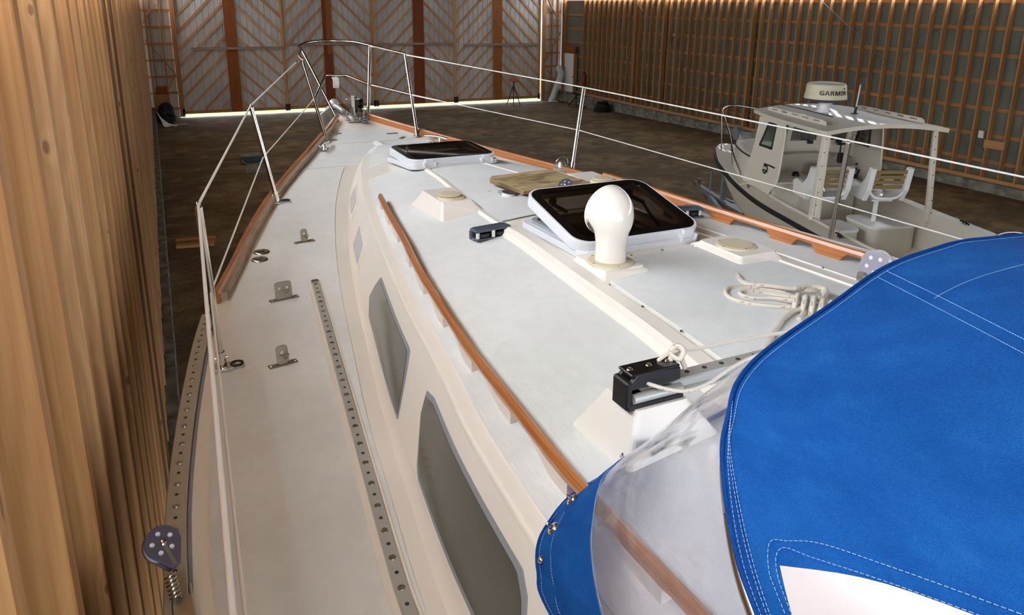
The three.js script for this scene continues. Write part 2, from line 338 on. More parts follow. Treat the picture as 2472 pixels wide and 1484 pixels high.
const GIRT = [4.32, 3.715, 3.11, 2.5, 1.885, 1.28, 0.67];
const studLeft = [0, 1, 2, 3, 4, 5].map((k) => cbox(0.19, TOP - 0.2, 0.075, 0.004, k * 0.31, k * 0.83));
const studRight = [0, 1, 2, 3].map((k) => cbox(0.14, TOP - 0.3, 0.04, 0.002, k * 0.27, k * 0.71));
const LEN = ZR - ZB;
{
  const w = struct('wall_left', 'near timber wall of closely set pine studs on a concrete sill', 'wall');
  part(w, 'siding', at(cbox(0.012, 4.36, LEN, 0.001), -0.50, 2.18, (ZB + ZR) / 2), M.greenSiding);
  for (const y of GIRT) part(w, 'girt', at(cbox(0.038, 0.09, LEN, 0.003, y, y * 3), -0.462, y, (ZB + ZR) / 2), framing[0]);
  part(w, 'top_plate', at(cbox(0.25, 0.12, LEN, 0.003), -0.38, TOP - 0.05, (ZB + ZR) / 2), pine[1]);
  part(w, 'eave_light', at(cbox(0.004, 0.84, LEN, 0), -0.50, 4.78, (ZB + ZR) / 2), M.pane, 'clear corrugated eave light strip');
  part(w, 'concrete_sill', at(cbox(0.37, 0.5, LEN, 0.012), -0.315, -0.05, (ZB + ZR) / 2), M.concrete);
  let k = 0;
  for (let z = -0.72 + 0.4 * 14; z > ZB + 0.1; z -= 0.4) {
    const grey = k === 27 || k === 29, m = part(w, 'stud', studLeft[k % 6], grey ? pineGrey : pine[Math.floor(hash(k, 3, 7) * 4)]);
    m.position.set(-0.345 + rr(-0.006, 0.006), 0.2 + (TOP - 0.2) / 2, z + rr(-0.012, 0.012)); m.rotation.set(0, rr(-0.02, 0.02), 0); k++;
  }
}
{
  const w = struct('wall_right', 'far timber side wall with studs, girts and grey green siding', 'wall');
  part(w, 'siding', at(cbox(0.012, 4.4, LEN, 0.001), 17.79, 2.16, (ZB + ZR) / 2), M.greenSiding);
  for (const y of GIRT) part(w, 'girt', at(cbox(0.038, 0.09, LEN, 0.003, y, y * 3), 17.762, y, (ZB + ZR) / 2), framing[1]);
  part(w, 'top_plate', at(cbox(0.2, 0.12, LEN, 0.003), 17.69, TOP - 0.05, (ZB + ZR) / 2), pine[1]);
  part(w, 'bottom_plate', at(cbox(0.19, 0.09, LEN, 0.003), 17.685, 0.27, (ZB + ZR) / 2), framing[2]);
  part(w, 'eave_light', at(cbox(0.004, 0.5, LEN, 0), 17.79, 4.61, (ZB + ZR) / 2), M.pane, 'clear corrugated eave light strip'); part(w, 'upper_siding', at(cbox(0.012, 0.46, LEN, 0.001), 17.79, 5.09, (ZB + ZR) / 2), M.greenSiding);
  part(w, 'concrete_curb', at(cbox(0.5, 0.6, LEN, 0.02), 17.70, -0.075, (ZB + ZR) / 2), M.concrete);
  let k = 0;
  for (let z = -11.6 + 0.4 * 41; z > ZB + 1.75; z -= 0.4) {
    const m = part(w, 'stud', studRight[k % 4], framing[Math.floor(hash(k, 5, 9) * 3)]);
    m.position.set(17.67, 0.31 + (TOP - 0.3) / 2, z + rr(-0.015, 0.015)); k++;
  }
  for (const z of [ZB + 0.12, ZB + 0.3]) { const m = part(w, 'stud', studRight[k++ % 4], framing[1]); m.position.set(17.67, 0.31 + (TOP - 0.3) / 2, z); }
  for (const [z, y] of [[-26.6, 0], [-24.7, 0], [-19.9, 0]]) part(w, 'post', at(cbox(0.16, TOP - 0.3, 0.09, 0.003, z, z), 17.62, 0.3 + (TOP - 0.3) / 2, z), framing[1]);
  for (const [z0, z1] of [[-11.0, -18.2], [-20.6, -27.8]]) for (const s of [0, 1]) part(w, 'brace_cable', cyl(V(17.57, s ? 0.5 : 5.0, z0), V(17.57, s ? 5.0 : 0.5, z1), 0.007, 0.007, 6), M.galv, 'thin steel cross bracing cable');
  for (const [z, y] of [[-11.75, 1.3]]) part(w, 'junction_box', at(cbox(0.05, 0.17, 0.12, 0.006), 17.58, y, z), M.whitePlastic);
  part(w, 'nailing_block', at(cbox(0.05, 0.2, 0.5, 0.004), 17.6, 1.1, -11.4), framing[2]);
}
{
  const w = struct('wall_rear', 'gable end behind the camera with a wide open doorway', 'wall');
  for (const [x0, x1, y0, y1] of [[-0.5, -0.2, 0, TOP], [4.4, 17.95, 0, TOP], [-0.2, 4.4, 4.75, TOP]]) part(w, 'panel', at(cbox(x1 - x0, y1 - y0, 0.12, 0.004), (x0 + x1) / 2, (y0 + y1) / 2, ZR + 0.06), M.siding);
}
// gable with four sliding doors
const corr = (x0, x1, y0, y1, z, pitch = 0.23) => {   // ribbed steel sheet
  const pos = [], uv = [], idx = [], P = [[0, 0], [0.80, 0], [0.84, 0.016], [0.96, 0.016]], xs = [];
  for (let x = x0; x < x1; x += pitch) for (const [f, d] of P) if (x + f * pitch <= x1) xs.push([x + f * pitch, d]);
  xs.push([x1, 0]);
  for (const [x, d] of xs) for (const y of [y0, y1]) { pos.push(x, y, z - d); uv.push(x, y); }
  for (let i = 0; i < xs.length - 1; i++) { const a = 2 * i; idx.push(a, a + 2, a + 1, a + 2, a + 3, a + 1); }
  return raw(pos, uv, idx).toNonIndexed();
};
const hardNormals = (g) => { g.computeVertexNormals(); return g; };
{
  const w = struct('wall_back', 'framed gable corners beside the sliding doors', 'wall');
  for (const [x0, x1] of [[-0.5, 0.74], [16.62, 17.9]]) part(w, 'siding', hardNormals(corr(x0, x1, -0.26, TOP, ZB - 0.06, 0.2)), M.siding);
  part(w, 'header', at(cbox(18.4, 0.6, 0.1, 0.004), 8.7, TOP - 0.02 + 0.0, ZB - 0.2), framing[0]);
  for (const [x, wd] of [[0.74 + 0.05, 0.1], [0.74 + 0.14, 0.075], [16.68, 0.16]]) part(w, 'jamb_post', at(cbox(wd, TOP + 0.2, 0.14, 0.004, x, x), x, TOP / 2 - 0.12, ZB + 0.02), x > 0.85 && x < 1 ? framing[1] : framing[0]);
  for (const x of [-0.12, 0.02, 0.4, 17.12, 17.42]) part(w, 'stud', at(cbox(0.05, TOP + 0.2, 0.09, 0.003, x, x), x, TOP / 2 - 0.12, ZB + 0.03), framing[Math.abs(Math.round(x * 7)) % 3]);
  for (const [x0, x1] of [[-0.45, 0.74], [16.76, 17.58]]) for (let y = 0.1; y < 5; y += 0.62) part(w, 'girt', at(cbox(x1 - x0, 0.09, 0.035, 0.003, y, y), (x0 + x1) / 2, y, ZB - 0.035), framing[2]);
  for (const [a, b] of [[[0.5, 4.5], [-0.2, 3.35]], [[-0.2, 2.75], [0.72, 1.45]], [[0.72, 1.45], [0.35, 0.75]], [[16.75, 4.5], [17.42, 3.4]], [[17.5, 2.9], [16.75, 1.6]], [[16.9, 1.2], [17.4, 0.35]]]) part(w, 'diagonal_brace', beam(V(a[0], a[1], ZB + 0.1), V(b[0], b[1], ZB + 0.1), 0.04, 0.1, 0.003, V(0, 0, 1)), framing[0]);
}
const DOORS = [[0.80, 4.90, 2.664, 3.094, 0], [4.84, 8.63, 6.484, 6.857, 1], [8.58, 12.32, 10.36, 10.83, 0], [12.27, 16.565, 14.15, 14.58, 1]];
DOORS.forEach(([x0, x1, c0, c1, k], n) => {
  const z = ZB - 0.05 - 0.03 * k, y0 = -0.13, y1 = TOP + 0.05;
  const d = struct('door_' + (n + 1), ['leftmost', 'second from left', 'third from left', 'rightmost'][n] + ' ribbed steel sliding door with chevron boards and a wide centre board', 'sliding door');
  part(d, 'siding', hardNormals(corr(x0, x1, y0, y1, z)), M.siding);
  const bm = (x, wd, mat) => part(d, 'stile', at(cbox(wd, y1 - y0, 0.04, 0.003, x * 3, x), x, (y0 + y1) / 2, z + 0.022), mat);
  bm(x0 + 0.055, 0.1, chevron[0]); bm(x1 - 0.055, 0.1, chevron[n % 3]);
  part(d, 'bottom_rail', at(cbox(x1 - x0, 0.12, 0.035, 0.003), (x0 + x1) / 2, y0 + 0.06, z + 0.028), framing[1]);
  part(d, 'centre_board', at(cbox(c1 - c0, y1 - y0 - 0.02, 0.03, 0.003, n, n), (c0 + c1) / 2, (y0 + y1) / 2, z + 0.05), boardOrange[[0, 1, 1, 2][n]]);
  if (n === 1) part(d, 'centre_board', at(cbox((c1 - c0) * 0.55, y1 - 2.1, 0.03, 0.003), c0 + (c1 - c0) * 0.68, (2.1 + y1) / 2, z + 0.082), boardOrange[2]);
  const board = (xa, xb, ya, s, j) => {              // 45 degree board, ends cut plumb
    const t = 0.065; let a = xa, b = xb, A = ya, B = ya + s * (xb - xa);
    const lo = y0 + 0.14, hi = y1 - 0.05;
    if (s > 0) { if (A < lo) { a += lo - A; A = lo; } if (B > hi) { b -= B - hi; B = hi; } } else { if (A > hi) { a += A - hi; A = hi; } if (B < lo) { b -= lo - B; B = lo; } }
    if (b - a < 0.12) return;
    const g = extr([[a, A - t], [b, B - t], [b, B + t], [a, A + t]], 0.035, 0);
    part(d, 'chevron_board', at(g, 0, 0, z + 0.004), chevron[(j + n) % 3]);
  };
  for (let j = -4; j < 9; j++) {
    board(x0 + 0.11, c0, 3.57 + 0.62 * (j - 5) + (n === 1 ? 0.1 : n === 3 ? 0.2 : 0), 1, j + 9);
    board(c1, x1 - 0.11, 4.05 + 0.62 * (j - 4) + (n === 2 ? 0.2 : 0), -1, j + 10);
  }
  const rx = [[1.376, 4.95], [5.13, 8.55], [8.75, 12.2], [12.7, 16.4]][n], ry = [2.38, 2.5, 2.46, 2.38][n];
  part(d, 'lock_bar', at(cbox(rx[1] - rx[0], 0.1, 0.06, 0.004, n), (rx[0] + rx[1]) / 2, ry, z + 0.10), M.greyTeak, 'weathered grey horizontal bar');
  for (const x of [x0 + 0.08, x1 - 0.08]) part(d, 'floor_guide', at(cbox(0.09, 0.26, 0.08, 0.006), x, y0 + 0.1, z + 0.10), M.black);
});
{
  const d = struct('door_5', 'white plain side door in the far right corner', 'door');
  const z0 = -32.45, z1 = -31.5;
  part(d, 'leaf', at(cbox(0.05, 2.02, z1 - z0, 0.004), 17.60, 0.98, (z0 + z1) / 2), M.whitePlastic);
  part(d, 'header_board', at(cbox(0.06, 0.3, z1 - z0 + 0.15, 0.004), 17.59, 2.17, (z0 + z1) / 2), boardOrange[0]);
  for (const z of [z0 - 0.05, z1 + 0.05]) part(d, 'frame', at(cbox(0.16, 2.05, 0.07, 0.004), 17.61, 0.98, z), framing[1]);
  part(d, 'handle', at(new THREE.SphereGeometry(0.035, 10, 8), 17.55, 0.95, z1 - 0.08), M.wornSteel);
}

// ---------------------------------------------------------------- the yacht: u to starboard, v forward, h up
const YAW = 0.030386, YX = 1.7192, YZ = -0.05226;
const B = (u, v, h) => V(u, h, -v);
const toWorld = (u, v, h) => { const c = Math.cos(YAW), s = Math.sin(YAW); return [YX + u * c - v * s, h, YZ - u * s - v * c]; };
const WH = table([[-4.2, 1.25], [-3, 1.5], [-1.5, 1.72], [0, 1.80], [1, 1.79], [1.5, 1.771], [1.98, 1.739], [2.63, 1.649], [3.17, 1.543], [3.7, 1.38], [4.06, 1.27], [4.52, 1.11], [5.04, 0.892], [5.7, 0.578], [6.45, 0.215], [6.85, 0.03]]);
const WB = table([[-1.5, 1.3], [0.5, 1.26], [1.308, 1.208], [1.778, 1.143], [2.166, 1.086], [2.636, 1.0], [3.125, 0.909], [3.621, 0.806], [4.209, 0.663], [4.694, 0.525], [5.304, 0.309], [5.6, 0.15], [5.75, 0.03]]);
const WR = table([[-1.5, 1.2], [0.5, 1.13], [1.131, 1.094], [1.562, 1.053], [1.921, 0.994], [2.426, 0.924], [2.811, 0.857], [3.2, 0.787], [3.814, 0.663], [4.443, 0.515], [5.2, 0.30], [5.55, 0.14], [5.7, 0.03]]);
const NS = table([[-1, 1.70], [1.551, 1.676], [2.139, 1.629], [2.504, 1.582], [3.034, 1.485], [3.426, 1.395], [3.876, 1.25], [4.184, 1.137], [4.824, 0.917], [5.723, 0.503], [5.9, 0.42]]);
const HE = (v) => 2.87 + 0.0133 * Math.max(v - 1.8, 0) ** 2;
const HR = table([[-2, 3.14], [3.5, 3.125], [4.5, 3.11], [5.1, 3.095], [5.7, 3.10]]);
const HC = table([[-2, 3.26], [1, 3.255], [3, 3.245], [4, 3.22], [4.6, 3.19], [5.2, 3.135], [5.7, 3.10]]);
const roofH = (u, v) => HC(v) - (HC(v) - HR(v)) * Math.min((u / Math.max(WR(v), 0.03)) ** 2, 1.3) * (u > 0 ? 0.6 : 1);
const yacht = thing('sailing_yacht', 'white sailing yacht with teak rails filling the foreground', 'sailboat', [YX, 0, YZ], YAW);
const Y = (name, geo, mat, label) => part(yacht, name, geo, mat, label);

// hull, keel, deck, cabin
const hullDepth = table([[-4.2, 0.7], [-2, 1.2], [0, 1.45], [2, 1.45], [4, 1.25], [5.5, 1.0], [6.85, 0.75]]);
Y('hull', sheet((a, b) => { const v = lerp(-4.2, 6.85, b), t = (a * 2 - 1) * Math.PI / 2, s = Math.sin(t); return B(WH(v) * Math.sign(s) * Math.abs(s) ** 0.8, v - (1 - Math.abs(s)) * 0.5 * smooth(5, 6.85, v), HE(v) - hullDepth(v) * Math.cos(t) ** 0.85); }, 40, 60, { t: 0.012 }), M.gel);
Y('transom', sheet((a, b) => B((a * 2 - 1) * 1.25, -4.2, lerp(2.2, 2.87, b)), 4, 2, { t: 0.02 }), M.gel);
Y('keel', sheet((a, b) => { const t = a * 6.2832, w = lerp(0.16, 0.10, b), l = lerp(0.95, 0.75, b); return B(Math.sin(t) * w, 1.2 + Math.cos(t) * l - 0.2 * b, lerp(1.5, 0.0, b)); }, 24, 6), M.slate);
const underCabin = (v, u) => Math.abs(u) < WB(v) - 0.06 && v < 5.1 && v > -0.95;
Y('deck', sheet((a, b) => { const v = lerp(-4.2, 6.8, b); return B((a * 2 - 1) * (WH(v) - 0.012), v, HE(v)); }, 80, 160, { skip: (a, b) => { const v = lerp(-4.2, 6.8, b); return underCabin(v, (a * 2 - 1) * WH(v)); } }), M.gel);
const hatchHole = (v, u) => Math.abs(u + 0.01) < 0.235 && v > 2.34 && v < 2.73;
for (const off of [0, 0.03]) { const g = sheet((a, b) => { const v = lerp(-0.95, 5.69, b), u = (a * 2 - 1) * (WR(v) - 0.004); return B(u, v, roofH(u, v) - off); }, 96, 200, { skip: (a, b) => { const v = lerp(-0.95, 5.69, b); return hatchHole(v, (a * 2 - 1) * WR(v)); } }); Y(off ? 'cabin_headliner' : 'cabin_roof', g, M.gel); }
const sideP = (s, v, t, off = 0) => {
  const b = B(s * WB(v), v, HE(v) - 0.004), r = B(s * (WR(v) + 0.012), v, Math.max(HR(v) - (HC(v) - HR(v)) * (s > 0 ? -0.4 : 0) - 0.016, HE(v)));
  const p = b.clone().lerp(r, t); if (!off) return p;
  const e = 0.01, d1 = B(s * lerp(WB(v + e), WR(v + e), t), v + e, 0).sub(B(s * lerp(WB(v - e), WR(v - e), t), v - e, 0)).normalize(), up = r.clone().sub(b).normalize();
  const n = new THREE.Vector3().crossVectors(d1, up).normalize(); if (n.x * s < 0) n.negate();
  return p.addScaledVector(n, off);
};
for (const s of [-1, 1]) {
  Y('cabin_side', merge([
    sheet((a, b) => sideP(s, lerp(-0.95, 5.69, b), a), 8, 120, { uvf: (a, b, p) => [a * 0.25, p.z] }),
    sheet((a, b) => { const v = lerp(-0.95, 5.69, b), p = sideP(s, v, 1), q = B(s * (WR(v) - 0.006), v, roofH(s * (WR(v) - 0.004), v) + 0.0005); return p.lerp(q, a).add(V(s * 0.004 * Math.sin(a * 3.14), 0.004 * Math.sin(a * 3.14), 0)); }, 4, 120, { uvf: (a, b, p) => [a * 0.03, p.z] }),
    sheet((a, b) => { const v = lerp(-0.95, 5.69, b); const p = sideP(s, v, a * 0.10); return p.add(V(s * 0.022 * (1 - a) ** 2, 0.001, 0)); }, 4, 120, { uvf: (a, b, p) => [a * 0.03, p.z] }),
  ]), M.gel);
}
Y('companionway_bulkhead', sheet((a, b) => { const u = (a * 2 - 1) * lerp(1.28, 1.19, b); return B(u, -0.95, lerp(2.4, roofH(u, -0.95), b)); }, 12, 4, { t: 0.02 }), M.gel);
Y('cabin_sole', at(cbox(2.0, 0.03, 6, 0.002), 0, 1.55, -2.0), M.teak);

// non-skid panels, a few millimetres proud of the moulding
const pad = (name, u0, u1, v0, v1, surf, mat, nu = 14, nv = 60) => Y(name, sheet((a, b) => { const v = lerp(v0, v1, b), u = lerp(u0(v), u1(v), a); return B(u, v, surf(u, v) + 0.0035); }, nu, nv, { t: 0.004, uvf: (a, b, p) => [p.x, p.z] }), mat);
const deckS = (u, v) => HE(v);
pad('side_deck_panel', (v) => -NS(v), (v) => -WB(v) - 0.045 - 0.01 * v, -1, 5.3, deckS, M.skid);
pad('side_deck_panel', (v) => WB(v) + 0.045 + 0.01 * v, (v) => NS(v), -1, 5.3, deckS, M.skid);
pad('foredeck_panel', (v) => -NS(v), (v) => NS(v), 5.32, 5.86, (u, v) => Math.max(HE(v), Math.abs(u) < WR(v) ? roofH(u, v) : 0), M.skid, 60, 20);
pad('anchor_locker_lid', (v) => -0.34 + 0.42 * (v - 5.9), (v) => 0.34 - 0.42 * (v - 5.9), 5.9, 6.24, deckS, M.skid, 8, 10);
const ridgeC = table([[-0.5, 0.57], [0.9, 0.50], [1.29, 0.47], [1.65, 0.425], [1.9, 0.405], [2.26, 0.375], [2.62, 0.345], [2.81, 0.343], [3.2, 0.315], [3.67, 0.251], [3.95, 0.213], [4.45, 0.172], [4.8, 0.16]]);
pad('roof_panel', (v) => -WR(v) + 0.035, (v) => -ridgeC(v) - (v < 2.75 ? 0.062 : 0.022), -0.9, 4.42, roofH, M.skidRib, 20, 110);
pad('roof_panel', (v) => ridgeC(v) + (v < 2.75 ? 0.062 : 0.022), (v) => WR(v) - 0.04, -0.9, 4.42, roofH, M.skidRib, 20, 110);
pad('roof_panel', (v) => -ridgeC(v) + 0.022, (v) => ridgeC(v) - 0.022, 2.92, 4.18, (u, v) => roofH(u, v) + 0.006, M.skidRib, 20, 40);
pad('roof_panel', (v) => -WR(v) + 0.05, (v) => WR(v) - 0.05, 4.78, 5.3, roofH, M.skidRib, 20, 20);
pad('sea_hood_panel', (v) => -ridgeC(v) + 0.075, (v) => ridgeC(v) - 0.06, -0.9, 2.22, (u, v) => roofH(u, v) + 0.002, M.skidRib, 20, 60);
// moulded ridges beside the hatches and the broad coamings further aft
for (const s of [-1, 1]) {
  const P = (v0, v1, n) => [...Array(n)].map((_, i) => { const v = lerp(v0, v1, i / (n - 1)), u = s * ridgeC(v); return B(u, v, roofH(u, v)); });
  const flipP = (pr) => s < 0 ? pr : pr.map(([x, y]) => [-x, y]).reverse();
  Y('moulded_ridge', sweep(P(2.72, 4.5, 40), flipP([[-0.02, -0.004], [-0.008, 0.012], [0.012, 0.012], [0.02, -0.004]])), M.gel);
  Y('coaming', sweep([B(s * 0.335, 2.78, roofH(0.335 * s, 2.78) - 0.01), ...P(2.74, -0.9, 50)], flipP(s < 0 ? [[0.058, -0.004], [0.045, 0.018], [0.025, 0.032], [-0.022, 0.034], [-0.036, 0.024], [-0.046, 0.006], [-0.05, -0.004]] : [[0.03, -0.004], [0.02, 0.007], [-0.02, 0.007], [-0.03, -0.004]])), M.gel);
}
for (const [u, v] of [[-0.335, 2.036], [-0.35, 1.827], [-0.36, 1.622], [-0.104, 2.243], [0.038, 2.243], [0.187, 2.243], [0.453, 2.08], [0.47, 1.86]]) Y('screw_head', at(new THREE.CylinderGeometry(0.0045, 0.0045, 0.004, 10), u, roofH(u, v) + 0.004, -v), M.wornSteel);

// windows along the cabin side
function sidePatch(poly, off, nv, nt, s = -1) {
  const vs = poly.map((p) => p[0]), v0 = Math.min(...vs) + 1e-4, v1 = Math.max(...vs) - 1e-4;
  const range = (v) => { const ts = []; poly.forEach((p, i) => { const q = poly[(i + 1) % poly.length]; if ((p[0] - v) * (q[0] - v) <= 0 && p[0] !== q[0]) ts.push(lerp(p[1], q[1], (v - p[0]) / (q[0] - p[0]))); }); return [Math.min(...ts), Math.max(...ts)]; };
  return sheet((a, b) => { const v = lerp(v0, v1, b), [t0, t1] = range(v); return sideP(s, v, lerp(t0, t1, a), off); }, nt, nv, { t: 0.008, uvf: (a, b, p) => [p.y, p.z] });
}
const shrink = (poly, d) => { const c = poly.reduce((m, p) => [m[0] + p[0] / poly.length, m[1] + p[1] / poly.length], [0, 0]); return poly.map(([v, t]) => { const dv = v - c[0], dt = (t - c[1]) * 0.25; const k = 1 - d / Math.max(0.06, Math.hypot(dv, dt)); return [c[0] + dv * k, c[1] + (t - c[1]) * Math.max(0.2, 1 - d / Math.max(0.055, Math.abs(dt) * 1.1))]; }); };
const scaleP = (poly, a, b) => { const c = poly.reduce((m, p) => [m[0] + p[0] / poly.length, m[1] + p[1] / poly.length], [0, 0]); return poly.map(([v, t]) => [c[0] + (v - c[0]) * a, c[1] + (t - c[1]) * b]); };
const winC = [[2.90, 0.80], [2.2, 0.80], [2.15, 0.6], [2.06, 0.16], [2.86, 0.17], [2.97, 0.34], [2.955, 0.55]];
const winD = [[1.925, 0.77], [1.86, 0.82], [1.13, 0.83], [1.08, 0.74], [0.96, 0.19], [1.74, 0.16], [1.78, 0.22], [1.905, 0.57]];
const winA = [[4.68, 0.66], [4.24, 0.72], [4.19, 0.66], [4.16, 0.18], [4.54, 0.08], [4.58, 0.14]];
const winB = [[3.81, 0.71], [3.45, 0.68], [3.43, 0.62], [3.385, 0.17], [3.73, 0.13], [3.76, 0.18]];
for (const [w, d] of [[winC, 0.011], [winD, 0.012]]) {
  const f = Y('cabin_window', sidePatch(w, 0.004, 40, 8), M.sealant, 'long smoked window bedded in grey sealant');
  part(f, 'pane', sidePatch(shrink(w, d), 0.0065, 40, 8), M.smoke);
}
for (const w of [winA, winB]) {
  const f = Y('portlight', sidePatch(w, 0.006, 30, 8), M.gel, 'small white framed portlight');
  part(f, 'frame_lip', sidePatch(scaleP(w, 0.9, 0.88), 0.010, 30, 8), M.whitePlastic);
  part(f, 'pane', sidePatch(scaleP(w, 0.8, 0.74), 0.0125, 30, 8), M.portPane);
}

// toe rails
const railPath = (s, v0, v1, n, in_ = 0.018, dh = 0) => [...Array(n)].map((_, i) => { const v = lerp(v0, v1, i / (n - 1)); return B(s * (WH(v) - in_), v, HE(v) + dh); });
for (const s of [-1, 1]) {
  const pr = [[-0.016, -0.004], [-0.016, 0.043], [-0.01, 0.052], [0.01, 0.052], [0.016, 0.043], [0.016, -0.004]];
  Y('toe_rail', sweep(railPath(s, 6.6, s < 0 ? 3.32 : -3, 90), pr), M.teak, 'varnished teak toe rail');
  if (s < 0) Y('toe_rail_inner', sweep(railPath(s, 6.3, 3.34, 80, 0.047), [[-0.013, -0.004], [-0.013, 0.038], [0.013, 0.044], [0.013, -0.004]]), M.greyTeak, 'greyed inner face of the toe rail');
}
// perforated sheet track on the gunwale and the jib track on the side deck
const screwG = merge([at(new THREE.CylinderGeometry(0.0085, 0.0095, 0.003, 14), 0, 0.001, 0), at(cbox(0.013, 0.001, 0.0022, 0), 0, 0.003, 0)]);
const holeG = at(new THREE.CylinderGeometry(0.0048, 0.0048, 0.0016, 10), 0, 0.0006, 0);
function track(path, w, h, mat, name, label, from, step) {
  const t = Y(name, sweep(path, [[-w / 2, 0], [-w / 2, h * 0.8], [-w / 2 + 0.002, h], [w / 2 - 0.002, h], [w / 2, h * 0.8], [w / 2, 0]]), mat, label);
  const c = new THREE.CatmullRomCurve3(path), L = c.getLength();
  for (let k = 0, q = from; q < L - 0.02; q += step, k++) {
    const p = c.getPointAt(q / L);
    const m = part(t, k % 2 ? 'hole' : 'screw', k % 2 ? holeG : screwG, k % 2 ? M.hole : M.wornSteel); m.position.set(p.x, p.y + h, p.z); m.rotation.y = rr(0, 3);
  }
  return t;
}
const gun = [...Array(60)].map((_, i) => { const v = lerp(3.17, 0.3, i / 59); return B(-WH(v) + 0.014, v, HE(v) + 0.012); });
track(gun, 0.05, 0.012, M.aluDull, 'gunwale_track', 'perforated aluminium track along the gunwale', 0.05, 0.051);
Y('gunwale_gasket', sweep([...Array(60)].map((_, i) => { const v = lerp(3.17, 0.3, i / 59); return B(-WH(v) + 0.045, v, HE(v) + 0.001); }), [[-0.004, 0], [-0.004, 0.006], [0.004, 0.006], [0.004, 0]]), M.sealant);
const jibT = table([[0.2, 1.35], [1.331, 1.302], [1.48, 1.287], [1.923, 1.231], [2.322, 1.18], [3.208, 1.07], [3.354, 1.052]]);
const jib = [...Array(60)].map((_, i) => { const v = lerp(3.36, 0.4, i / 59); return B(-jibT(v), v, HE(v) + 0.008); });
Y('track_bed', sweep(jib.map((p) => p.clone().add(V(-0.004, -0.009, 0))), [[-0.031, 0], [-0.031, 0.009], [0.031, 0.009], [0.031, 0]]), M.gel);
track(jib, 0.032, 0.011, M.alu, 'jib_track', 'long aluminium jib track on the port side deck', 0.03, 0.0515);
Y('track_stop', at(cbox(0.034, 0.016, 0.02, 0.006), jib[0].x, jib[0].y + 0.012, jib[0].z), M.wornSteel);

// handrails: a bar whose underside drops to the roof at each foot
function handrail(path, feet, label, footMat) {
  const n = 260, c = new THREE.CatmullRomCurve3(path), pts = c.getSpacedPoints(n), L = c.getLength();
  const len = feet.map((f) => { let best = 0, bd = 1e9; pts.forEach((p, i) => { const d = Math.abs(-p.z - f); if (d < bd) { bd = d; best = i; } }); return best / n * L; });
  const low = (t) => { let k = 0; for (const f of len) k = Math.max(k, smooth(0.085, 0.04, Math.abs(t * L - f))); return lerp(0.034, footMat ? 0.028 : -0.006, k); };
  const w = 0.014;
  const bar = Y('handrail', sweep(pts, [(t) => [-w * 0.9, low(t)], [-w, 0.044], [-w * 0.6, 0.056], [0, 0.060], [w * 0.6, 0.056], [w, 0.044], (t) => [w * 0.9, low(t)]]), M.teak, label);
  if (footMat) for (const f of len) {
    const fp = [...Array(15)].map((_, i) => c.getPointAt(clamp((f + (i / 14 - 0.7) * 0.2) / L, 0, 1)));
    const lo = (t) => lerp(0.027, -0.006, smooth(0, 0.8, t));
    part(bar, 'rail_foot', sweep(fp, [(t) => [-w * 0.95, lo(t)], [-w * 0.95, 0.031], [w * 0.95, 0.031], (t) => [w * 0.95, lo(t)]]), footMat, 'pale unvarnished foot of the rail');
  }
  return bar;
}
const hrL = [[-0.61, 3.76], [-0.678, 3.393], [-0.749, 2.969], [-0.819, 2.594], [-0.863, 2.304], [-0.894, 2.079], [-0.925, 1.843], [-0.945, 1.636], [-0.96, 1.464], [-0.972, 1.325], [-0.98, 1.203], [-0.985, 1.0], [-0.99, 0.6], [-0.99, 0.2]];
handrail(hrL.map(([u, v]) => B(u, v, roofH(u, v) + 0.002)), [3.70, 3.42, 3.13, 2.80, 2.50, 2.20, 1.87, 1.56, 1.25, 0.92, 0.55, 0.25], 'teak handrail on the port side of the cabin roof', M.paleTeak);
const hrR = [[0.63, 3.56], [0.615, 3.25], [0.60, 2.9], [0.60, 2.6], [0.615, 2.3], [0.635, 1.97], [0.655, 1.75], [0.68, 1.5], [0.70, 1.2], [0.72, 0.6]];
handrail(hrR.map(([u, v]) => B(u, v, roofH(u, v) + 0.002)), [3.5, 3.18, 2.87, 2.55, 2.20, 1.98, 1.55, 1.25, 0.9], 'teak handrail on the starboard side of the cabin roof');

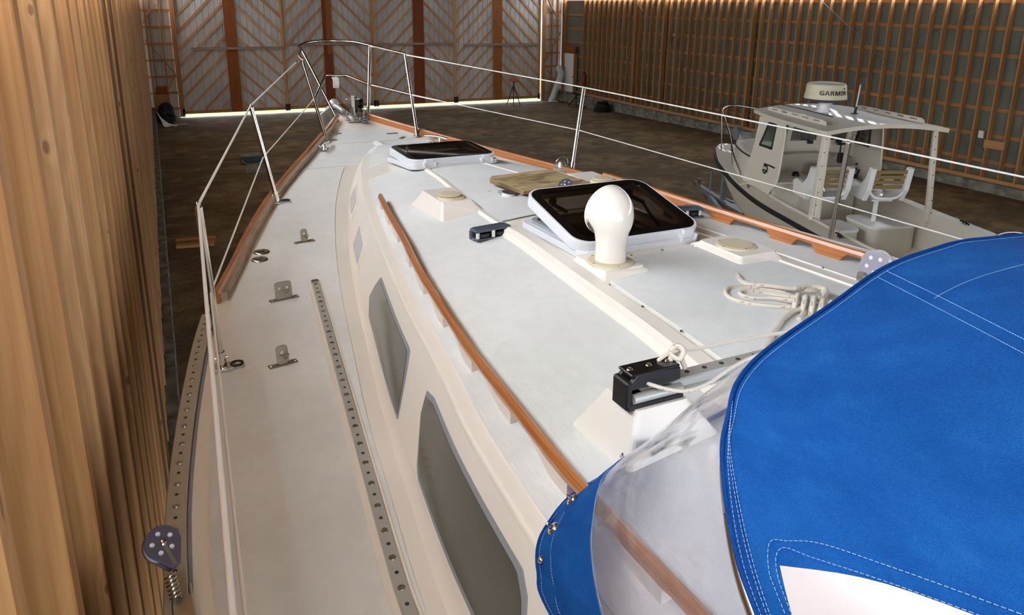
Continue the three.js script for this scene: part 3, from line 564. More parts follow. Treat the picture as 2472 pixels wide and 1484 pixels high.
// pulpit
const R1 = 0.0125;
{
  const p = Y('pulpit', tube([B(-0.485, 6.15, 3.725), B(-0.475, 6.3, 3.745), B(-0.40, 6.62, 3.765), B(-0.34, 6.95, 3.785), B(-0.20, 7.2, 3.805), B(0.0, 7.32, 3.81), B(0.2, 7.25, 3.802), B(0.29, 7.05, 3.782), B(0.33, 6.75, 3.765), B(0.40, 6.3, 3.74)], R1, { seg: 80, rad: 12 }), M.bright, 'polished tube pulpit around the bow');
  for (const [a, b] of [[[-0.125, 6.54, 3.15], [-0.335, 6.97, 3.785]], [[0.125, 6.54, 3.15], [0.30, 6.99, 3.78]], [[-0.37, 5.98, 3.105], [-0.48, 6.2, 3.735]], [[0.365, 5.95, 3.103], [0.40, 6.3, 3.735]]]) {
    part(p, 'leg', cyl(B(...a), B(...b), R1), M.bright);
    part(p, 'foot_flange', merge([at(new THREE.CylinderGeometry(0.032, 0.034, 0.006, 20), a[0], a[2] + 0.004, -a[1]), cyl(B(a[0], a[1], a[2]), B(lerp(a[0], b[0], 0.07), lerp(a[1], b[1], 0.07), lerp(a[2], b[2], 0.07)), 0.016)]), M.wornSteel);
  }
  part(p, 'mid_rail', pipe([B(-0.425, 6.09, 3.42), B(-0.225, 6.75, 3.455), B(-0.03, 7.4, 3.485), B(0.16, 7.32, 3.485), B(0.215, 6.8, 3.45), B(0.385, 6.12, 3.42)], R1, 12), M.bright);
  part(p, 'lamp_bracket', merge([at(extr(rrect(0.055, 0.085, 0.008), 0.008, 0.002, [circ(-0.014, 0.02, 0.005, 8), circ(0.014, 0.022, 0.005, 8), circ(-0.012, -0.028, 0.005, 8)]), 0.045, 3.42, -7.30), at(cbox(0.05, 0.012, 0.05, 0.003), 0.045, 3.465, -7.33), at(cbox(0.012, 0.08, 0.05, 0.003), 0.07, 3.42, -7.33)]), M.whitePlastic);
}
// stanchions
function stanchion(u, v, h, tu, tv, th, name = 'stanchion') {
  const base = B(u, v, h), top = B(tu, tv, th), s = Y(name, cyl(base, top, R1, R1, 16), M.steel);
  const dir = top.clone().sub(base).normalize();
  part(s, 'socket', merge([cyl(base, base.clone().addScaledVector(dir, 0.07), 0.0165), cyl(base.clone().addScaledVector(dir, 0.045).add(V(-0.022, 0, 0)), base.clone().addScaledVector(dir, 0.045).add(V(0.022, 0, 0)), 0.005)]), M.bright);
  part(s, 'deck_flange', at(extr(rrect(0.085, 0.06, 0.028, 6), 0.006, 0.002).rotateX(-Math.PI / 2), u, h + 0.002, -v), M.bright);
  part(s, 'bail', at(new THREE.TorusGeometry(0.02, 0.0045, 8, 18), u + (u < 0 ? 0.05 : -0.05), h + 0.01, -v, -Math.PI / 2), M.black);
  part(s, 'cap_ring', merge([at(new THREE.TorusGeometry(0.011, 0.0035, 8, 18), top.x, top.y + 0.011, top.z, 0, 1.1), at(new THREE.SphereGeometry(R1, 12, 8), top.x, top.y, top.z)]), M.bright);
  return s;
}
stanchion(-0.985, 4.665, 2.983, -1.085, 4.715, 3.555);
stanchion(-1.53, 2.70, 2.886, -1.556, 2.645, 3.495);
stanchion(1.10, 4.70, 2.985, 1.29, 4.88, 3.555);
stanchion(1.50, 2.72, 2.886, 1.471, 2.653, 3.50);
stanchion(-1.66, 0.75, 2.87, -1.69, 0.72, 3.475);
stanchion(1.66, 0.75, 2.87, 1.69, 0.7, 3.475);
const line = (name, pts, r) => Y(name, tube(pts.map((p) => B(...p)), r, { seg: 60, rad: 8 }), M.lifeline, 'white coated wire lifeline');
const seg = (name, pts, r) => Y(name, pipe(pts.map((p) => B(...p)), r, 8), M.lifeline, 'white coated wire lifeline');
seg('lifeline', [[-0.49, 6.2, 3.73], [-1.087, 4.716, 3.567], [-1.556, 2.645, 3.508], [-1.679, 0.83, 3.445], [-1.70, -0.6, 3.45]], 0.0047);
seg('lifeline', [[-0.43, 6.09, 3.42], [-1.044, 4.69, 3.262], [-1.546, 2.66, 3.19], [-1.645, 1.13, 3.17], [-1.68, -0.6, 3.15]], 0.0036);
seg('lifeline', [[0.40, 6.3, 3.735], [1.29, 4.88, 3.567], [1.471, 2.653, 3.512], [1.535, 1.2, 3.478], [1.69, -0.4, 3.46]], 0.0047);
seg('lifeline', [[0.385, 6.12, 3.42], [1.20, 4.79, 3.27], [1.483, 2.68, 3.18], [1.56, 1.2, 3.15], [1.66, -0.4, 3.12]], 0.0036);
for (const [a, b] of [[[0.40, 6.3, 3.735], [0.55, 6.06, 3.707]], [[0.385, 6.12, 3.42], [0.54, 5.87, 3.392]], [[-0.49, 6.2, 3.73], [-0.56, 6.03, 3.711]], [[-0.43, 6.09, 3.42], [-0.50, 5.93, 3.402]]]) Y('rigging_screw', merge([cyl(B(...a), B(...b), 0.006), at(new THREE.SphereGeometry(0.009, 10, 8), a[0], a[2], -a[1])]), a[0] > 0 ? M.lifeline : M.bright);

// deck fittings
function chainplate(u, v, w, tw, th, turn) {
  const h = HE(v), g = Y('chainplate', at(cbox(w, 0.005, 0.026, 0.002), u, h + 0.006, -v, 0, turn), M.wornSteel, 'upright steel chainplate tang on a base strip');
  part(g, 'tang', at(at(extr(rrect(tw, th, 0.012, 4, 0, th / 2), 0.005, 0.001, tw > 0.06 ? [circ(-tw * 0.24, th * 0.62, 0.008), circ(tw * 0.24, th * 0.62, 0.008)] : [circ(0, th * 0.62, 0.008)]), 0, 0, 0, -0.12), u, h + 0.008, -v, 0, turn), M.wornSteel);
  for (const s of [-1, 1]) { const c = new THREE.Vector3(s * w * 0.43, 0, 0).applyAxisAngle(V(0, 1, 0), turn); part(g, 'screw', at(new THREE.CylinderGeometry(0.005, 0.006, 0.003, 10), u + c.x, h + 0.0095, -v + c.z), M.bright); }
  const r = new THREE.Vector3(0.012, 0, 0.01).applyAxisAngle(V(0, 1, 0), turn);
  part(g, 'split_ring', merge([at(new THREE.TorusGeometry(0.011, 0.0015, 6, 16), u + r.x, h + th * 0.55, -v + r.z, 0.3, 0.6), cyl(V(u - 0.01, h + th * 0.6, -v + 0.008), V(u + 0.016, h + th * 0.58, -v + 0.014), 0.0025)]), M.wornSteel);
}
chainplate(-0.976, 3.95, 0.11, 0.034, 0.065, 0.16);
chainplate(-1.212, 3.25, 0.128, 0.072, 0.075, 0.16);
chainplate(-1.328, 2.645, 0.105, 0.040, 0.068, 0.17);
for (const [u, v] of [[-1.206, 3.878], [-1.232, 3.777]]) { const f = Y('deck_filler_cap', at(lathe([[0, 0.004], [0.026, 0.004], [0.03, 0.007], [0.038, 0.006], [0.042, 0]], 28), u, HE(v) + 0.003, -v), M.bright, 'round chromed deck filler cap'); part(f, 'key_slot', at(cbox(0.03, 0.002, 0.008, 0.001), u, HE(v) + 0.0078, -v), M.hole); }
function cleat(u, v, turn) {
  const h = HE(v), g = merge([tube([V(-0.11, 0.045, 0), V(-0.05, 0.052, 0), V(0.05, 0.052, 0), V(0.11, 0.045, 0)], 0.011, { rad: 10 }), cyl(V(-0.035, 0, 0), V(-0.03, 0.05, 0), 0.013, 0.010), cyl(V(0.035, 0, 0), V(0.03, 0.05, 0), 0.013, 0.010), at(cbox(0.13, 0.006, 0.04, 0.003), 0, 0.003, 0)]);
  Y('mooring_cleat', at(g, u, h + 0.003, -v, 0, turn), M.bright, 'polished horn cleat on the foredeck');
}
cleat(-0.44, 5.76, 1.05); cleat(0.44, 5.72, -1.05);
for (const [u, v, t] of [[-0.25, 6.17, 0], [-0.33, 6.0, 0], [0.19, 6.07, 0]]) Y('locker_hinge', at(cbox(0.09, 0.006, 0.022, 0.002), u, HE(v) + 0.007, -v, 0, t), M.wornSteel);
Y('locker_latch', at(cbox(0.07, 0.006, 0.02, 0.002), 0.23, HE(5.93) + 0.007, -5.93, 0, 0.6), M.wornSteel);
Y('fairlead', at(tube([V(-0.04, 0.0, 0), V(-0.03, 0.03, 0), V(0.03, 0.03, 0), V(0.04, 0, 0)], 0.008), -0.385, HE(6.05) + 0.006, -6.05, 0, 1.0), M.slate);
Y('fairlead', at(tube([V(-0.05, 0.0, 0), V(-0.03, 0.04, 0), V(0.03, 0.04, 0), V(0.05, 0, 0)], 0.012), 0.43, HE(5.97) + 0.006, -5.97, 0, -0.9), M.black);
{ // bow fitting with anchor
  const f = Y('bow_fitting', merge([at(cbox(0.16, 0.012, 0.5, 0.003), 0.01, 3.178, -6.72), at(cbox(0.01, 0.09, 0.46, 0.003), -0.065, 3.215, -6.75), at(cbox(0.01, 0.09, 0.46, 0.003), 0.085, 3.215, -6.75), at(cbox(0.01, 0.11, 0.40, 0.003), 0.012, 3.225, -6.78)]), M.steel, 'stainless bow roller fitting');
  part(f, 'forestay_tang', at(cbox(0.032, 0.21, 0.014, 0.003), 0.02, 3.275, -6.62, -0.08), M.wornSteel);
  part(f, 'clevis_pin', merge([cyl(V(-0.03, 3.345, -6.63), V(0.075, 3.345, -6.63), 0.007), at(new THREE.SphereGeometry(0.012, 10, 8), -0.03, 3.345, -6.63), at(new THREE.SphereGeometry(0.012, 10, 8), 0.075, 3.345, -6.63)]), M.steel);
  part(f, 'toggle_pad', at(cbox(0.02, 0.13, 0.06, 0.008), 0.055, 3.29, -6.66), M.black, 'black toggle pad');
  part(f, 'roller', merge([at(lathe([[0.012, -0.035], [0.05, -0.035], [0.035, 0], [0.05, 0.035], [0.012, 0.035]], 20), 0.13, 3.27, -6.86, 0, 0, Math.PI / 2)]), M.black);
  part(f, 'anchor_shank', merge([tube([V(-0.03, 3.20, -6.48), V(-0.05, 3.235, -6.65), V(-0.09, 3.27, -6.85), V(-0.11, 3.22, -7.02)], 0.022, { rad: 10 }), at(new THREE.SphereGeometry(0.045, 16, 12), -0.09, 3.285, -6.86)]), M.alu, 'galvanised anchor shank');
  part(f, 'anchor_fluke', sheet((a, b) => V(-0.11 + (a - 0.5) * 0.20 * (1 - b * 0.8), 3.26 - 0.14 * Math.abs(a - 0.5) - 0.24 * b, -6.92 - 0.14 * b), 8, 8, { t: 0.012 }), M.alu);
  part(f, 'mooring_ring', merge([at(new THREE.TorusGeometry(0.04, 0.007, 8, 22), 0.125, 3.235, -6.62, 0, 0.5)]), M.bright);
  for (let i = 0; i < 14; i++) part(f, 'chain_link', at(new THREE.TorusGeometry(0.014, 0.0045, 6, 12).scale(1, 1.4, 1), 0.03 + rr(-0.03, 0.06), 3.175 + rr(0, 0.03), -6.45 + rr(-0.03, 0.05), rr(0, 3), rr(0, 3), rr(0, 3)), M.galv);
}
{ // round ventilator with a guard loop beside the starboard stanchion
  const u = 1.035, v = 4.72, h = HE(v), b = Y('ventilator_base', at(lathe([[0, 0.035], [0.062, 0.035], [0.066, 0.03], [0.068, 0], [0, 0]], 28), u, h + 0.002, -v), M.greyTeak, 'round wooden pad under the ventilator');
  part(b, 'ventilator_hood', at(lathe([[0, 0.052], [0.016, 0.05], [0.02, 0.042], [0.026, 0.036], [0.027, 0.026], [0.035, 0.02], [0.038, 0.0]], 24), u - 0.01, h + 0.037, -v), M.wornSteel);
  part(b, 'guard_loop', tube([V(u - 0.055, h + 0.035, -v), V(u - 0.05, h + 0.09, -v), V(u - 0.01, h + 0.118, -v), V(u + 0.035, h + 0.09, -v), V(u + 0.04, h + 0.035, -v)], 0.004), M.bright);
}

// moulded vent boxes
function frustum(bu0, bu1, bv0, bv1, tu0, tu1, tv0, tv1, hb, ht) {
  const lo = [[bu0, bv0], [bu1, bv0], [bu1, bv1], [bu0, bv1]], hi = [[tu0, tv0], [tu1, tv0], [tu1, tv1], [tu0, tv1]], n = 28, rings = [];
  const loop = (c, r, h) => { const o = []; c.forEach(([u, v], i) => { const p = c[(i + 3) % 4], q = c[(i + 1) % 4]; const d = (a) => { const x = a[0] - u, y = a[1] - v, l = Math.hypot(x, y); return [u + x / l * r, v + y / l * r]; }; const A = d(p), Z = d(q); for (let k = 0; k <= 4; k++) { const t = k / 4, w = (1 - t) * (1 - t), m = 2 * t * (1 - t), e = t * t; o.push(B(w * A[0] + m * u + e * Z[0], w * A[1] + m * v + e * Z[1], 0).setY(typeof h === 'function' ? h(u, v) : h)); } }); return o; };
  rings.push(loop(lo, 0.02, (u, v) => roofH(u, v) - 0.004), loop(lo.map(([u, v], i) => [lerp(u, hi[i][0], 0.08), lerp(v, hi[i][1], 0.08)]), 0.02, (u, v) => roofH(u, v) + 0.008), loop(hi.map(([u, v], i) => [lerp(u, lo[i][0], 0.06), lerp(v, lo[i][1], 0.06)]), 0.014, ht - 0.006), loop(hi, 0.01, ht));
  const pos = [], uv = [], idx = [], m = rings[0].length;
  rings.forEach((r) => r.forEach((p) => { pos.push(p.x, p.y, p.z); uv.push(p.x, p.z); }));
  for (let k = 0; k < rings.length - 1; k++) for (let i = 0; i < m; i++) { const a = k * m + i, b = k * m + (i + 1) % m; idx.push(a, a + m, b, b, a + m, b + m); }
  const c = pos.length / 3, mid = hi.reduce((s, q) => [s[0] + q[0] / 4, s[1] + q[1] / 4], [0, 0]); pos.push(mid[0], ht, -mid[1]); uv.push(mid[0], mid[1]);
  for (let i = 0; i < m; i++) idx.push((rings.length - 1) * m + i, c, (rings.length - 1) * m + (i + 1) % m);
  return raw(pos, uv, idx).toNonIndexed();
}
const crease = (g) => { const q = g; q.computeVertexNormals(); return q; };
function plate(parent, u, v, h, r, mat = M.cream) {
  const f = part(parent, 'deck_plate', at(lathe([[0, 0.007], [r * 0.8, 0.007], [r * 0.83, 0.004], [r * 0.93, 0.004], [r, 0.001], [r, -0.004]], 40), u, h, -v), mat, 'cream round screw-down vent plate');
  for (let i = 0; i < 5; i++) { const a = i * 1.257 + 0.5; part(f, 'screw', at(new THREE.CylinderGeometry(0.0032, 0.0032, 0.002, 8), u + Math.cos(a) * r * 0.91, h + 0.0045, -v + Math.sin(a) * r * 0.91), M.wornSteel); }
  return f;
}
{
  const bx = Y('vent_box', crease(frustum(-0.515, -0.305, 3.13, 3.57, -0.485, -0.335, 3.20, 3.47, 0, 3.272)), M.gel, 'moulded vent box, port side forward'); const p = plate(bx, -0.41, 3.245 + 0.03, 3.275, 0.066);
  part(p, 'raised_disc', at(lathe([[0, 0.016], [0.05, 0.016], [0.054, 0.012], [0.05, 0.008]], 32), -0.415, 3.275, -3.28), M.cream);
  part(bx, 'drain_hole', at(new THREE.CylinderGeometry(0.006, 0.006, 0.004, 12), -0.47, 3.207, -3.155, 1.1), M.hole);
  const b2 = Y('vent_box', crease(frustum(0.31, 0.52, 3.13, 3.57, 0.335, 0.49, 3.20, 3.47, 0, 3.282)), M.gel, 'moulded vent box, starboard side forward'); const p2 = plate(b2, 0.415, 3.24, 3.285, 0.066);
  part(p2, 'raised_disc', at(lathe([[0, 0.016], [0.05, 0.016], [0.054, 0.012], [0.05, 0.008]], 32), 0.415, 3.285, -3.24), M.cream);
  const b3 = Y('vent_box', crease(frustum(-0.345, -0.14, 2.06, 2.30, -0.325, -0.16, 2.085, 2.28, 0, 3.272)), M.gel, 'low moulded box carrying the cowl ventilator');
  const fl = plate(b3, -0.25, 2.165, 3.275, 0.083);
  const b4 = Y('vent_box', crease(frustum(0.185, 0.41, 1.98, 2.27, 0.205, 0.375, 2.0, 2.23, 0, 3.277)), M.gel, 'low moulded box with a blanked vent plate, starboard side'); plate(b4, 0.285, 2.115, 3.279, 0.075);
  // cowl seen from behind: rings along a spine that bends forward
  const spine = [[0, 0, 0.056], [0, 0.055, 0.055], [0.0, 0.10, 0.061], [0.002, 0.130, 0.074], [0.008, 0.152, 0.081], [0.017, 0.164, 0.086], [0.028, 0.170, 0.089], [0.04, 0.172, 0.090]];
  const sp = new THREE.CatmullRomCurve3(spine.map(([f, y]) => V(0, y, -f))), rad = table(spine.map((s, i) => [i / (spine.length - 1), s[2]]));
  const g = sheet((a, b) => { const t = b, p = sp.getPoint(t), d = sp.getTangent(t), side = V(1, 0, 0), up = new THREE.Vector3().crossVectors(side, d).normalize(), r = rad(t), q = a * 6.28318; return p.addScaledVector(side, Math.cos(q) * r).addScaledVector(up, Math.sin(q) * r * (1 + 0.05 * t)); }, 40, 36, { uvf: (a, b, p) => [a * 0.4, b * 0.3] });
  part(b3, 'cowl_ventilator', at(g, -0.25, 3.282, -2.165), M.creamCowl, 'white cowl ventilator turned forward');
  part(b3, 'cowl_throat', at(lathe([[0.0, 0], [0.06, 0.001], [0.07, 0.01]], 24), -0.25, 3.454, -2.19, -Math.PI / 2), M.red);
}
// hatches: base flange, rim, smoked lens, hinges, handles
function hatch(uc, v0, h0, w, L, ang, baseV0, baseV1, baseW, label) {
  const put = (g) => g.rotateX(-Math.PI / 2).rotateX(ang).translate(uc, h0, -v0);
  const bl = baseV1 - baseV0, bv = (baseV0 + baseV1) / 2, hb = roofH(uc, bv), slope = (roofH(0, baseV1) - roofH(0, baseV0)) / bl;
  const base = Y('hatch', extr(rrect(baseW, bl, 0.05, 6), 0.02, 0.004, [rrect(baseW - 0.09, bl - 0.09, 0.04, 6).reverse()]).rotateX(-Math.PI / 2).rotateX(Math.atan(slope)).translate(uc, hb - 0.002, -bv), M.hatchWhite, label);
  part(base, 'gasket', extr(rrect(baseW - 0.055, bl - 0.055, 0.045, 6), 0.016, 0.003, [rrect(baseW - 0.085, bl - 0.085, 0.04, 6).reverse()]).rotateX(-Math.PI / 2).rotateX(Math.atan(slope)).translate(uc, hb + 0.016, -bv), M.sealant);
  part(base, 'lid_rim', put(extr(rrect(w, L, 0.07, 8, 0, L / 2), 0.037, 0.005, [rrect(w - 0.02, L - 0.02, 0.062, 8, 0, L / 2).reverse()])), M.hatchWhite);
  part(base, 'lens', put(extr(rrect(w - 0.02, L - 0.02, 0.062, 8, 0, L / 2), 0.004, 0).translate(0, 0, 0.036)), M.lens, 'smoked acrylic hatch lens');
  part(base, 'lens_border', put(extr(rrect(w - 0.012, L - 0.012, 0.066, 8, 0, L / 2), 0.0025, 0, [rrect(w - 0.085, L - 0.085, 0.035, 6, 0, L / 2).reverse()]).translate(0, 0, 0.0405)), M.lensBorder);
  for (const x of [-0.30, 0.36]) part(base, 'hinge', merge([put(at(cbox(0.052, 0.022, 0.036, 0.004), x * w, -0.008, 0.026)), put(at(cbox(0.014, 0.03, 0.032, 0.003), x * w - 0.034, -0.014, 0.012)), put(at(cbox(0.014, 0.03, 0.032, 0.003), x * w + 0.034, -0.014, 0.012))]), M.hatchWhite);
  for (const x of [-0.33, 0.33]) part(base, 'handle', merge([put(at(new THREE.CylinderGeometry(0.016, 0.016, 0.02, 14), x * w, L - 0.075, 0.02, Math.PI / 2)), put(at(cbox(0.016, 0.085, 0.014, 0.004), x * w + 0.012, L - 0.115, 0.006, 0, 0, 0.35))]), M.black);
  return base;
}
const midHatch = hatch(-0.015, 2.305, 3.266, 0.575, 0.455, 0.235, 2.285, 2.80, 0.55, 'large smoked deck hatch propped open, beside the cowl');
part(midHatch, 'stay_arm', tube([V(0.2, 3.25, -2.45), V(0.205, 3.30, -2.55), V(0.205, 3.345, -2.62)], 0.006), M.black);
hatch(0.0, 4.235, 3.222, 0.56, 0.45, 0.03, 4.215, 4.71, 0.57, 'forward smoked deck hatch, closed');
// rope organisers
for (const [u, v, t] of [[-0.435, 2.775, 0.14], [0.475, 2.66, -0.2]]) {
  const h = roofH(u, v) + 0.003, o = Y('rope_organiser', at(merge([at(extr([[-0.085, 0], [0.085, 0], [0.085, 0.03], [0.07, 0.042], [-0.07, 0.042], [-0.085, 0.03]], 0.012, 0.003), 0, 0, -0.03), at(cbox(0.17, 0.012, 0.055, 0.004), 0, 0.037, -0.004), at(cbox(0.17, 0.006, 0.06, 0.002), 0, 0.003, 0)]), u, h, -v, 0, t), M.slate, 'dark plastic rope organiser');
  for (const x of [-0.042, 0.042]) part(o, 'sheave', at(new THREE.CylinderGeometry(0.032, 0.032, 0.014, 20), u + x, h + 0.018, -v + 0.002), M.black);
  for (const x of [-0.07, 0.0, 0.07]) part(o, 'pillar', at(new THREE.CylinderGeometry(0.008, 0.008, 0.028, 10), u + x, h + 0.02, -v + 0.022), M.whitePlastic);
}
// mainsheet traveller
{
  const ped = Y('traveller_pedestal', crease(frustum(-0.855, -0.60, 1.17, 1.42, -0.825, -0.69, 1.19, 1.31, 0, 3.318)), M.gel, 'moulded pedestal under the traveller end');
  Y('traveller_pedestal', crease(frustum(0.60, 0.855, 1.17, 1.42, 0.69, 0.825, 1.19, 1.31, 0, 3.318)), M.gel, 'moulded pedestal under the traveller end');
  const t = Y('traveller_track', merge([at(cbox(1.56, 0.006, 0.036, 0.002), 0, 3.352, -1.235), at(cbox(1.56, 0.026, 0.012, 0.002), 0, 3.336, -1.235), at(cbox(1.56, 0.006, 0.04, 0.002), 0, 3.321, -1.235)]), M.alu, 'aluminium mainsheet track across the cabin roof');
  for (let x = -0.66; x < 0.7; x += 0.05) part(t, 'hole', at(new THREE.CylinderGeometry(0.006, 0.006, 0.0015, 12), x, 3.3556, -1.235), M.hole);
  const e = Y('traveller_end', merge([at(cbox(0.15, 0.018, 0.062, 0.005), -0.768, 3.322, -1.23), at(extr([[-0.06, -0.03], [0.05, -0.03], [0.066, -0.01], [0.066, 0.042], [-0.045, 0.048], [-0.06, 0.034]], 0.006, 0.002), -0.772, 3.345, -1.255), at(extr([[-0.06, 0.018], [0.05, 0.016], [0.066, 0.018], [0.066, 0.042], [-0.045, 0.048], [-0.06, 0.034]], 0.006, 0.002), -0.772, 3.345, -1.212), at(cbox(0.016, 0.066, 0.056, 0.006), -0.838, 3.348, -1.23)]), M.black, 'black traveller end block');
  part(e, 'top_plate', at(cbox(0.128, 0.007, 0.05, 0.003), -0.77, 3.394, -1.23), M.blackGloss);
  for (const x of [-0.822, -0.772, -0.722]) part(e, 'screw', at(lathe([[0, 0.004], [0.004, 0.0035], [0.007, 0]], 14), x, 3.398, -1.23), M.bright);
  part(e, 'sheave', at(new THREE.CylinderGeometry(0.03, 0.03, 0.02, 24), -0.775, 3.366, -1.232, Math.PI / 2), M.whitePlastic);
  part(e, 'roller_bar', cyl(V(-0.828, 3.34, -1.205), V(-0.70, 3.34, -1.205), 0.011), M.alu);
  const rp = (pts, r = 0.0045) => part(e, 'control_line', tube(pts.map((p) => B(...p)), r, { rad: 10 }), M.rope, 'grey braided control line');
  rp([[-0.80, 1.215, 3.372], [-0.765, 1.185, 3.362], [-0.72, 1.17, 3.352], [-0.66, 1.17, 3.354], [-0.58, 1.185, 3.368], [-0.49, 1.2, 3.375], [-0.3, 1.21, 3.37]]);
  rp([[-0.74, 1.237, 3.40], [-0.715, 1.235, 3.412], [-0.69, 1.236, 3.412], [-0.62, 1.238, 3.405], [-0.5, 1.24, 3.40], [-0.3, 1.24, 3.39]]);
  rp([[-0.715, 1.228, 3.40], [-0.702, 1.24, 3.418], [-0.69, 1.235, 3.425], [-0.685, 1.222, 3.415], [-0.70, 1.218, 3.402], [-0.712, 1.232, 3.41], [-0.695, 1.246, 3.41], [-0.684, 1.236, 3.398], [-0.675, 1.226, 3.375]], 0.006);
  part(e, 'becket', at(new THREE.TorusGeometry(0.011, 0.003, 8, 16), -0.70, 3.395, -1.236, 0, 0.4), M.bright);
}

// ---------------------------------------------------------------- spray hood (dodger)
{
  const d = thing('spray_hood', 'blue canvas spray hood with clear vinyl front, at lower right', 'spray hood', [YX, 0, YZ], YAW);
  const E = [[0, 1.085, 3.62], [-0.28, 1.05, 3.612], [-0.567, 0.955, 3.60], [-0.80, 0.875, 3.59], [-0.91, 0.822, 3.58], [-0.972, 0.771, 3.565], [-1.027, 0.719, 3.54], [-1.082, 0.629, 3.485], [-1.112, 0.547, 3.445], [-1.15, 0.40, 3.39], [-1.17, 0.2, 3.33], [-1.18, -0.1, 3.27]];
  const A = [[0, -0.3, 3.74], [-0.3, -0.3, 3.735], [-0.58, -0.3, 3.72], [-0.80, -0.3, 3.69], [-0.92, -0.3, 3.65], [-1.0, -0.3, 3.60], [-1.06, -0.3, 3.54], [-1.11, -0.3, 3.46], [-1.14, -0.3, 3.39], [-1.165, -0.35, 3.32], [-1.175, -0.4, 3.29], [-1.18, -0.5, 3.27]];
  const G = [[0, 1.30], [-0.30, 1.27], [-0.55, 1.22], [-0.73, 1.205], [-0.85, 1.195], [-0.93, 1.19], [-1.0, 1.178], [-1.06, 1.145], [-1.10, 1.115], [-1.135, 1.05], [-1.16, 0.95], [-1.18, 0.5]].map(([u, v], i) => [u, v, i < 8 ? roofH(u, v) + 0.006 : lerp(3.131, 3.112, (i - 8) / 3)]);
  const col = (T, k) => table(T.map((p, i) => [i / (T.length - 1), p[k]]));
  const cur = (T) => { const f = [0, 1, 2].map((k) => col(T, k)); return (a) => { const q = Math.abs(a); return B(Math.sign(a || 1) * f[0](q), f[1](q), f[2](q)); }; };
  const e = cur(E), af = cur(A), ba = cur(G);                      // a > 0 is the port side
  const S = (a, b) => e(a).lerp(af(a), b).add(V(0, 0.012 * Math.sin(Math.PI * Math.min(1, b * 1.4)) * (1 - Math.abs(a)), 0));
  const skirtTop = table([[0, 0.06], [0.2, 0.07], [0.27, 0.10], [0.36, 0.20], [0.45, 0.28], [0.54, 0.34], [0.63, 0.38], [0.72, 0.40], [0.85, 0.40], [1, 0.42]]);
  const F = (a, c) => { const p = e(a).lerp(ba(a), c), k = Math.sin(Math.PI * c); return p.add(V(-Math.sign(a) * 0.015 * k * Math.abs(a), 0.004 * k * Math.sin(a * 23 + c * 5), -0.02 * k)); };
  const uvS = (a, b) => [a * 1.9, b * 1.35];
  // canvas top, left open where the port side window is sewn in
  const W = [[0.617, 0.099], [0.668, 0.104], [0.80, 0.30], [0.80, 0.62], [0.47, 0.62], [0.48, 0.44]];
  const inW = (a, b) => { let c = false; for (let i = 0, j = W.length - 1; i < W.length; j = i++) { const [x, y] = W[i], [p, q] = W[j]; if ((y > b) !== (q > b) && a < (p - x) * (b - y) / (q - y) + x) c = !c; } return c; };
  part(d, 'canvas_top', sheet((a, b) => S(a * 2 - 1, b), 150, 60, { t: 0.0015, uvf: (a, b) => uvS(a * 2 - 1, b) }), M.canvas, 'faded royal blue canvas roof');
  part(d, 'side_window', (() => {
    const c = W.reduce((s, q) => [s[0] + q[0] / W.length, s[1] + q[1] / W.length], [0, 0]), pts = []; W.forEach((p, i) => { const q = W[(i + 1) % W.length]; for (let k = 0; k < 10; k++) pts.push([lerp(p[0], q[0], k / 10), lerp(p[1], q[1], k / 10)]); });
    return sheet((s, r) => { const q = pts[Math.round(s * pts.length) % pts.length]; const p = S(lerp(c[0], q[0], r), lerp(c[1], q[1], r)); return p.add(V(-0.0016, 0.0016, 0)); }, pts.length, 10);
  })(), M.vinylMilky, 'white clear vinyl side window');
  part(d, 'front_window', sheet((a, c) => { const q = a * 2 - 1; return F(q, c * (1 - skirtTop(Math.abs(q)))); }, 160, 26, { uvf: (a, c) => [a * 3, c * 0.6] }), M.vinyl, 'clear vinyl front window with ripples');
  part(d, 'skirt', sheet((a, c) => { const q = a * 2 - 1; const f = 1 - skirtTop(Math.abs(q)); const p = F(q, lerp(f, 1, c)); return p.add(V(0, 0.003 * Math.sin(a * 160) * c, -0.004 * Math.sin(a * 90) * c)); }, 200, 12, { t: 0.0015, uvf: (a, c) => [a * 3, c * 0.25] }), M.canvas, 'blue canvas skirt fastened to the cabin roof');
  const run = (fn, t0, t1, n) => [...Array(n)].map((_, i) => fn(lerp(t0, t1, i / (n - 1))));
  part(d, 'front_binding', tube(run((t) => e(t).add(V(0, 0.001, 0)), -1, 1, 90), 0.0042, { seg: 260, rad: 8 }), M.canvasTrim, 'blue binding along the front edge');
  part(d, 'skirt_binding', tube(run((t) => ba(t).add(V(0, 0.004, 0)), -1, 1, 90), 0.004, { seg: 260, rad: 8 }), M.canvasTrim);
  part(d, 'side_hem', sheet((s, r) => { const a = lerp(0.42, 1, s); return S(a, lerp(0.004, 0.004 + 0.035 * smooth(0.42, 0.7, a), r)).add(V(-0.0008, 0.0012, 0)); }, 60, 4), M.canvasTrim, 'wide blue hem down the port side');
  // sewing: short stitches laid along curves on the canvas
  const stitch = (pts, lift = V(-0.0006, 0.0012, 0)) => {
    const c = new THREE.CatmullRomCurve3(pts), L = c.getLength(), out = [];
    for (let s = 0; s < L; s += 0.0066) { const a = c.getPointAt(s / L).add(lift), b = c.getPointAt(Math.min(1, (s + 0.0045) / L)).add(lift); out.push(cyl(a, b, 0.0005, 0.0005, 5)); }
    const m = part(d, 'stitching', merge(out), M.thread, 'pale blue stitching'); m.userData.kind = 'stuff';
  };
  stitch(run((t) => S(t, 0.012), -0.2, 0.8, 60));
  stitch(run((t) => S(t, 0.004 + 0.028 * smooth(0.42, 0.7, t)), 0.42, 0.85, 40), V(-0.001, 0.003, 0));
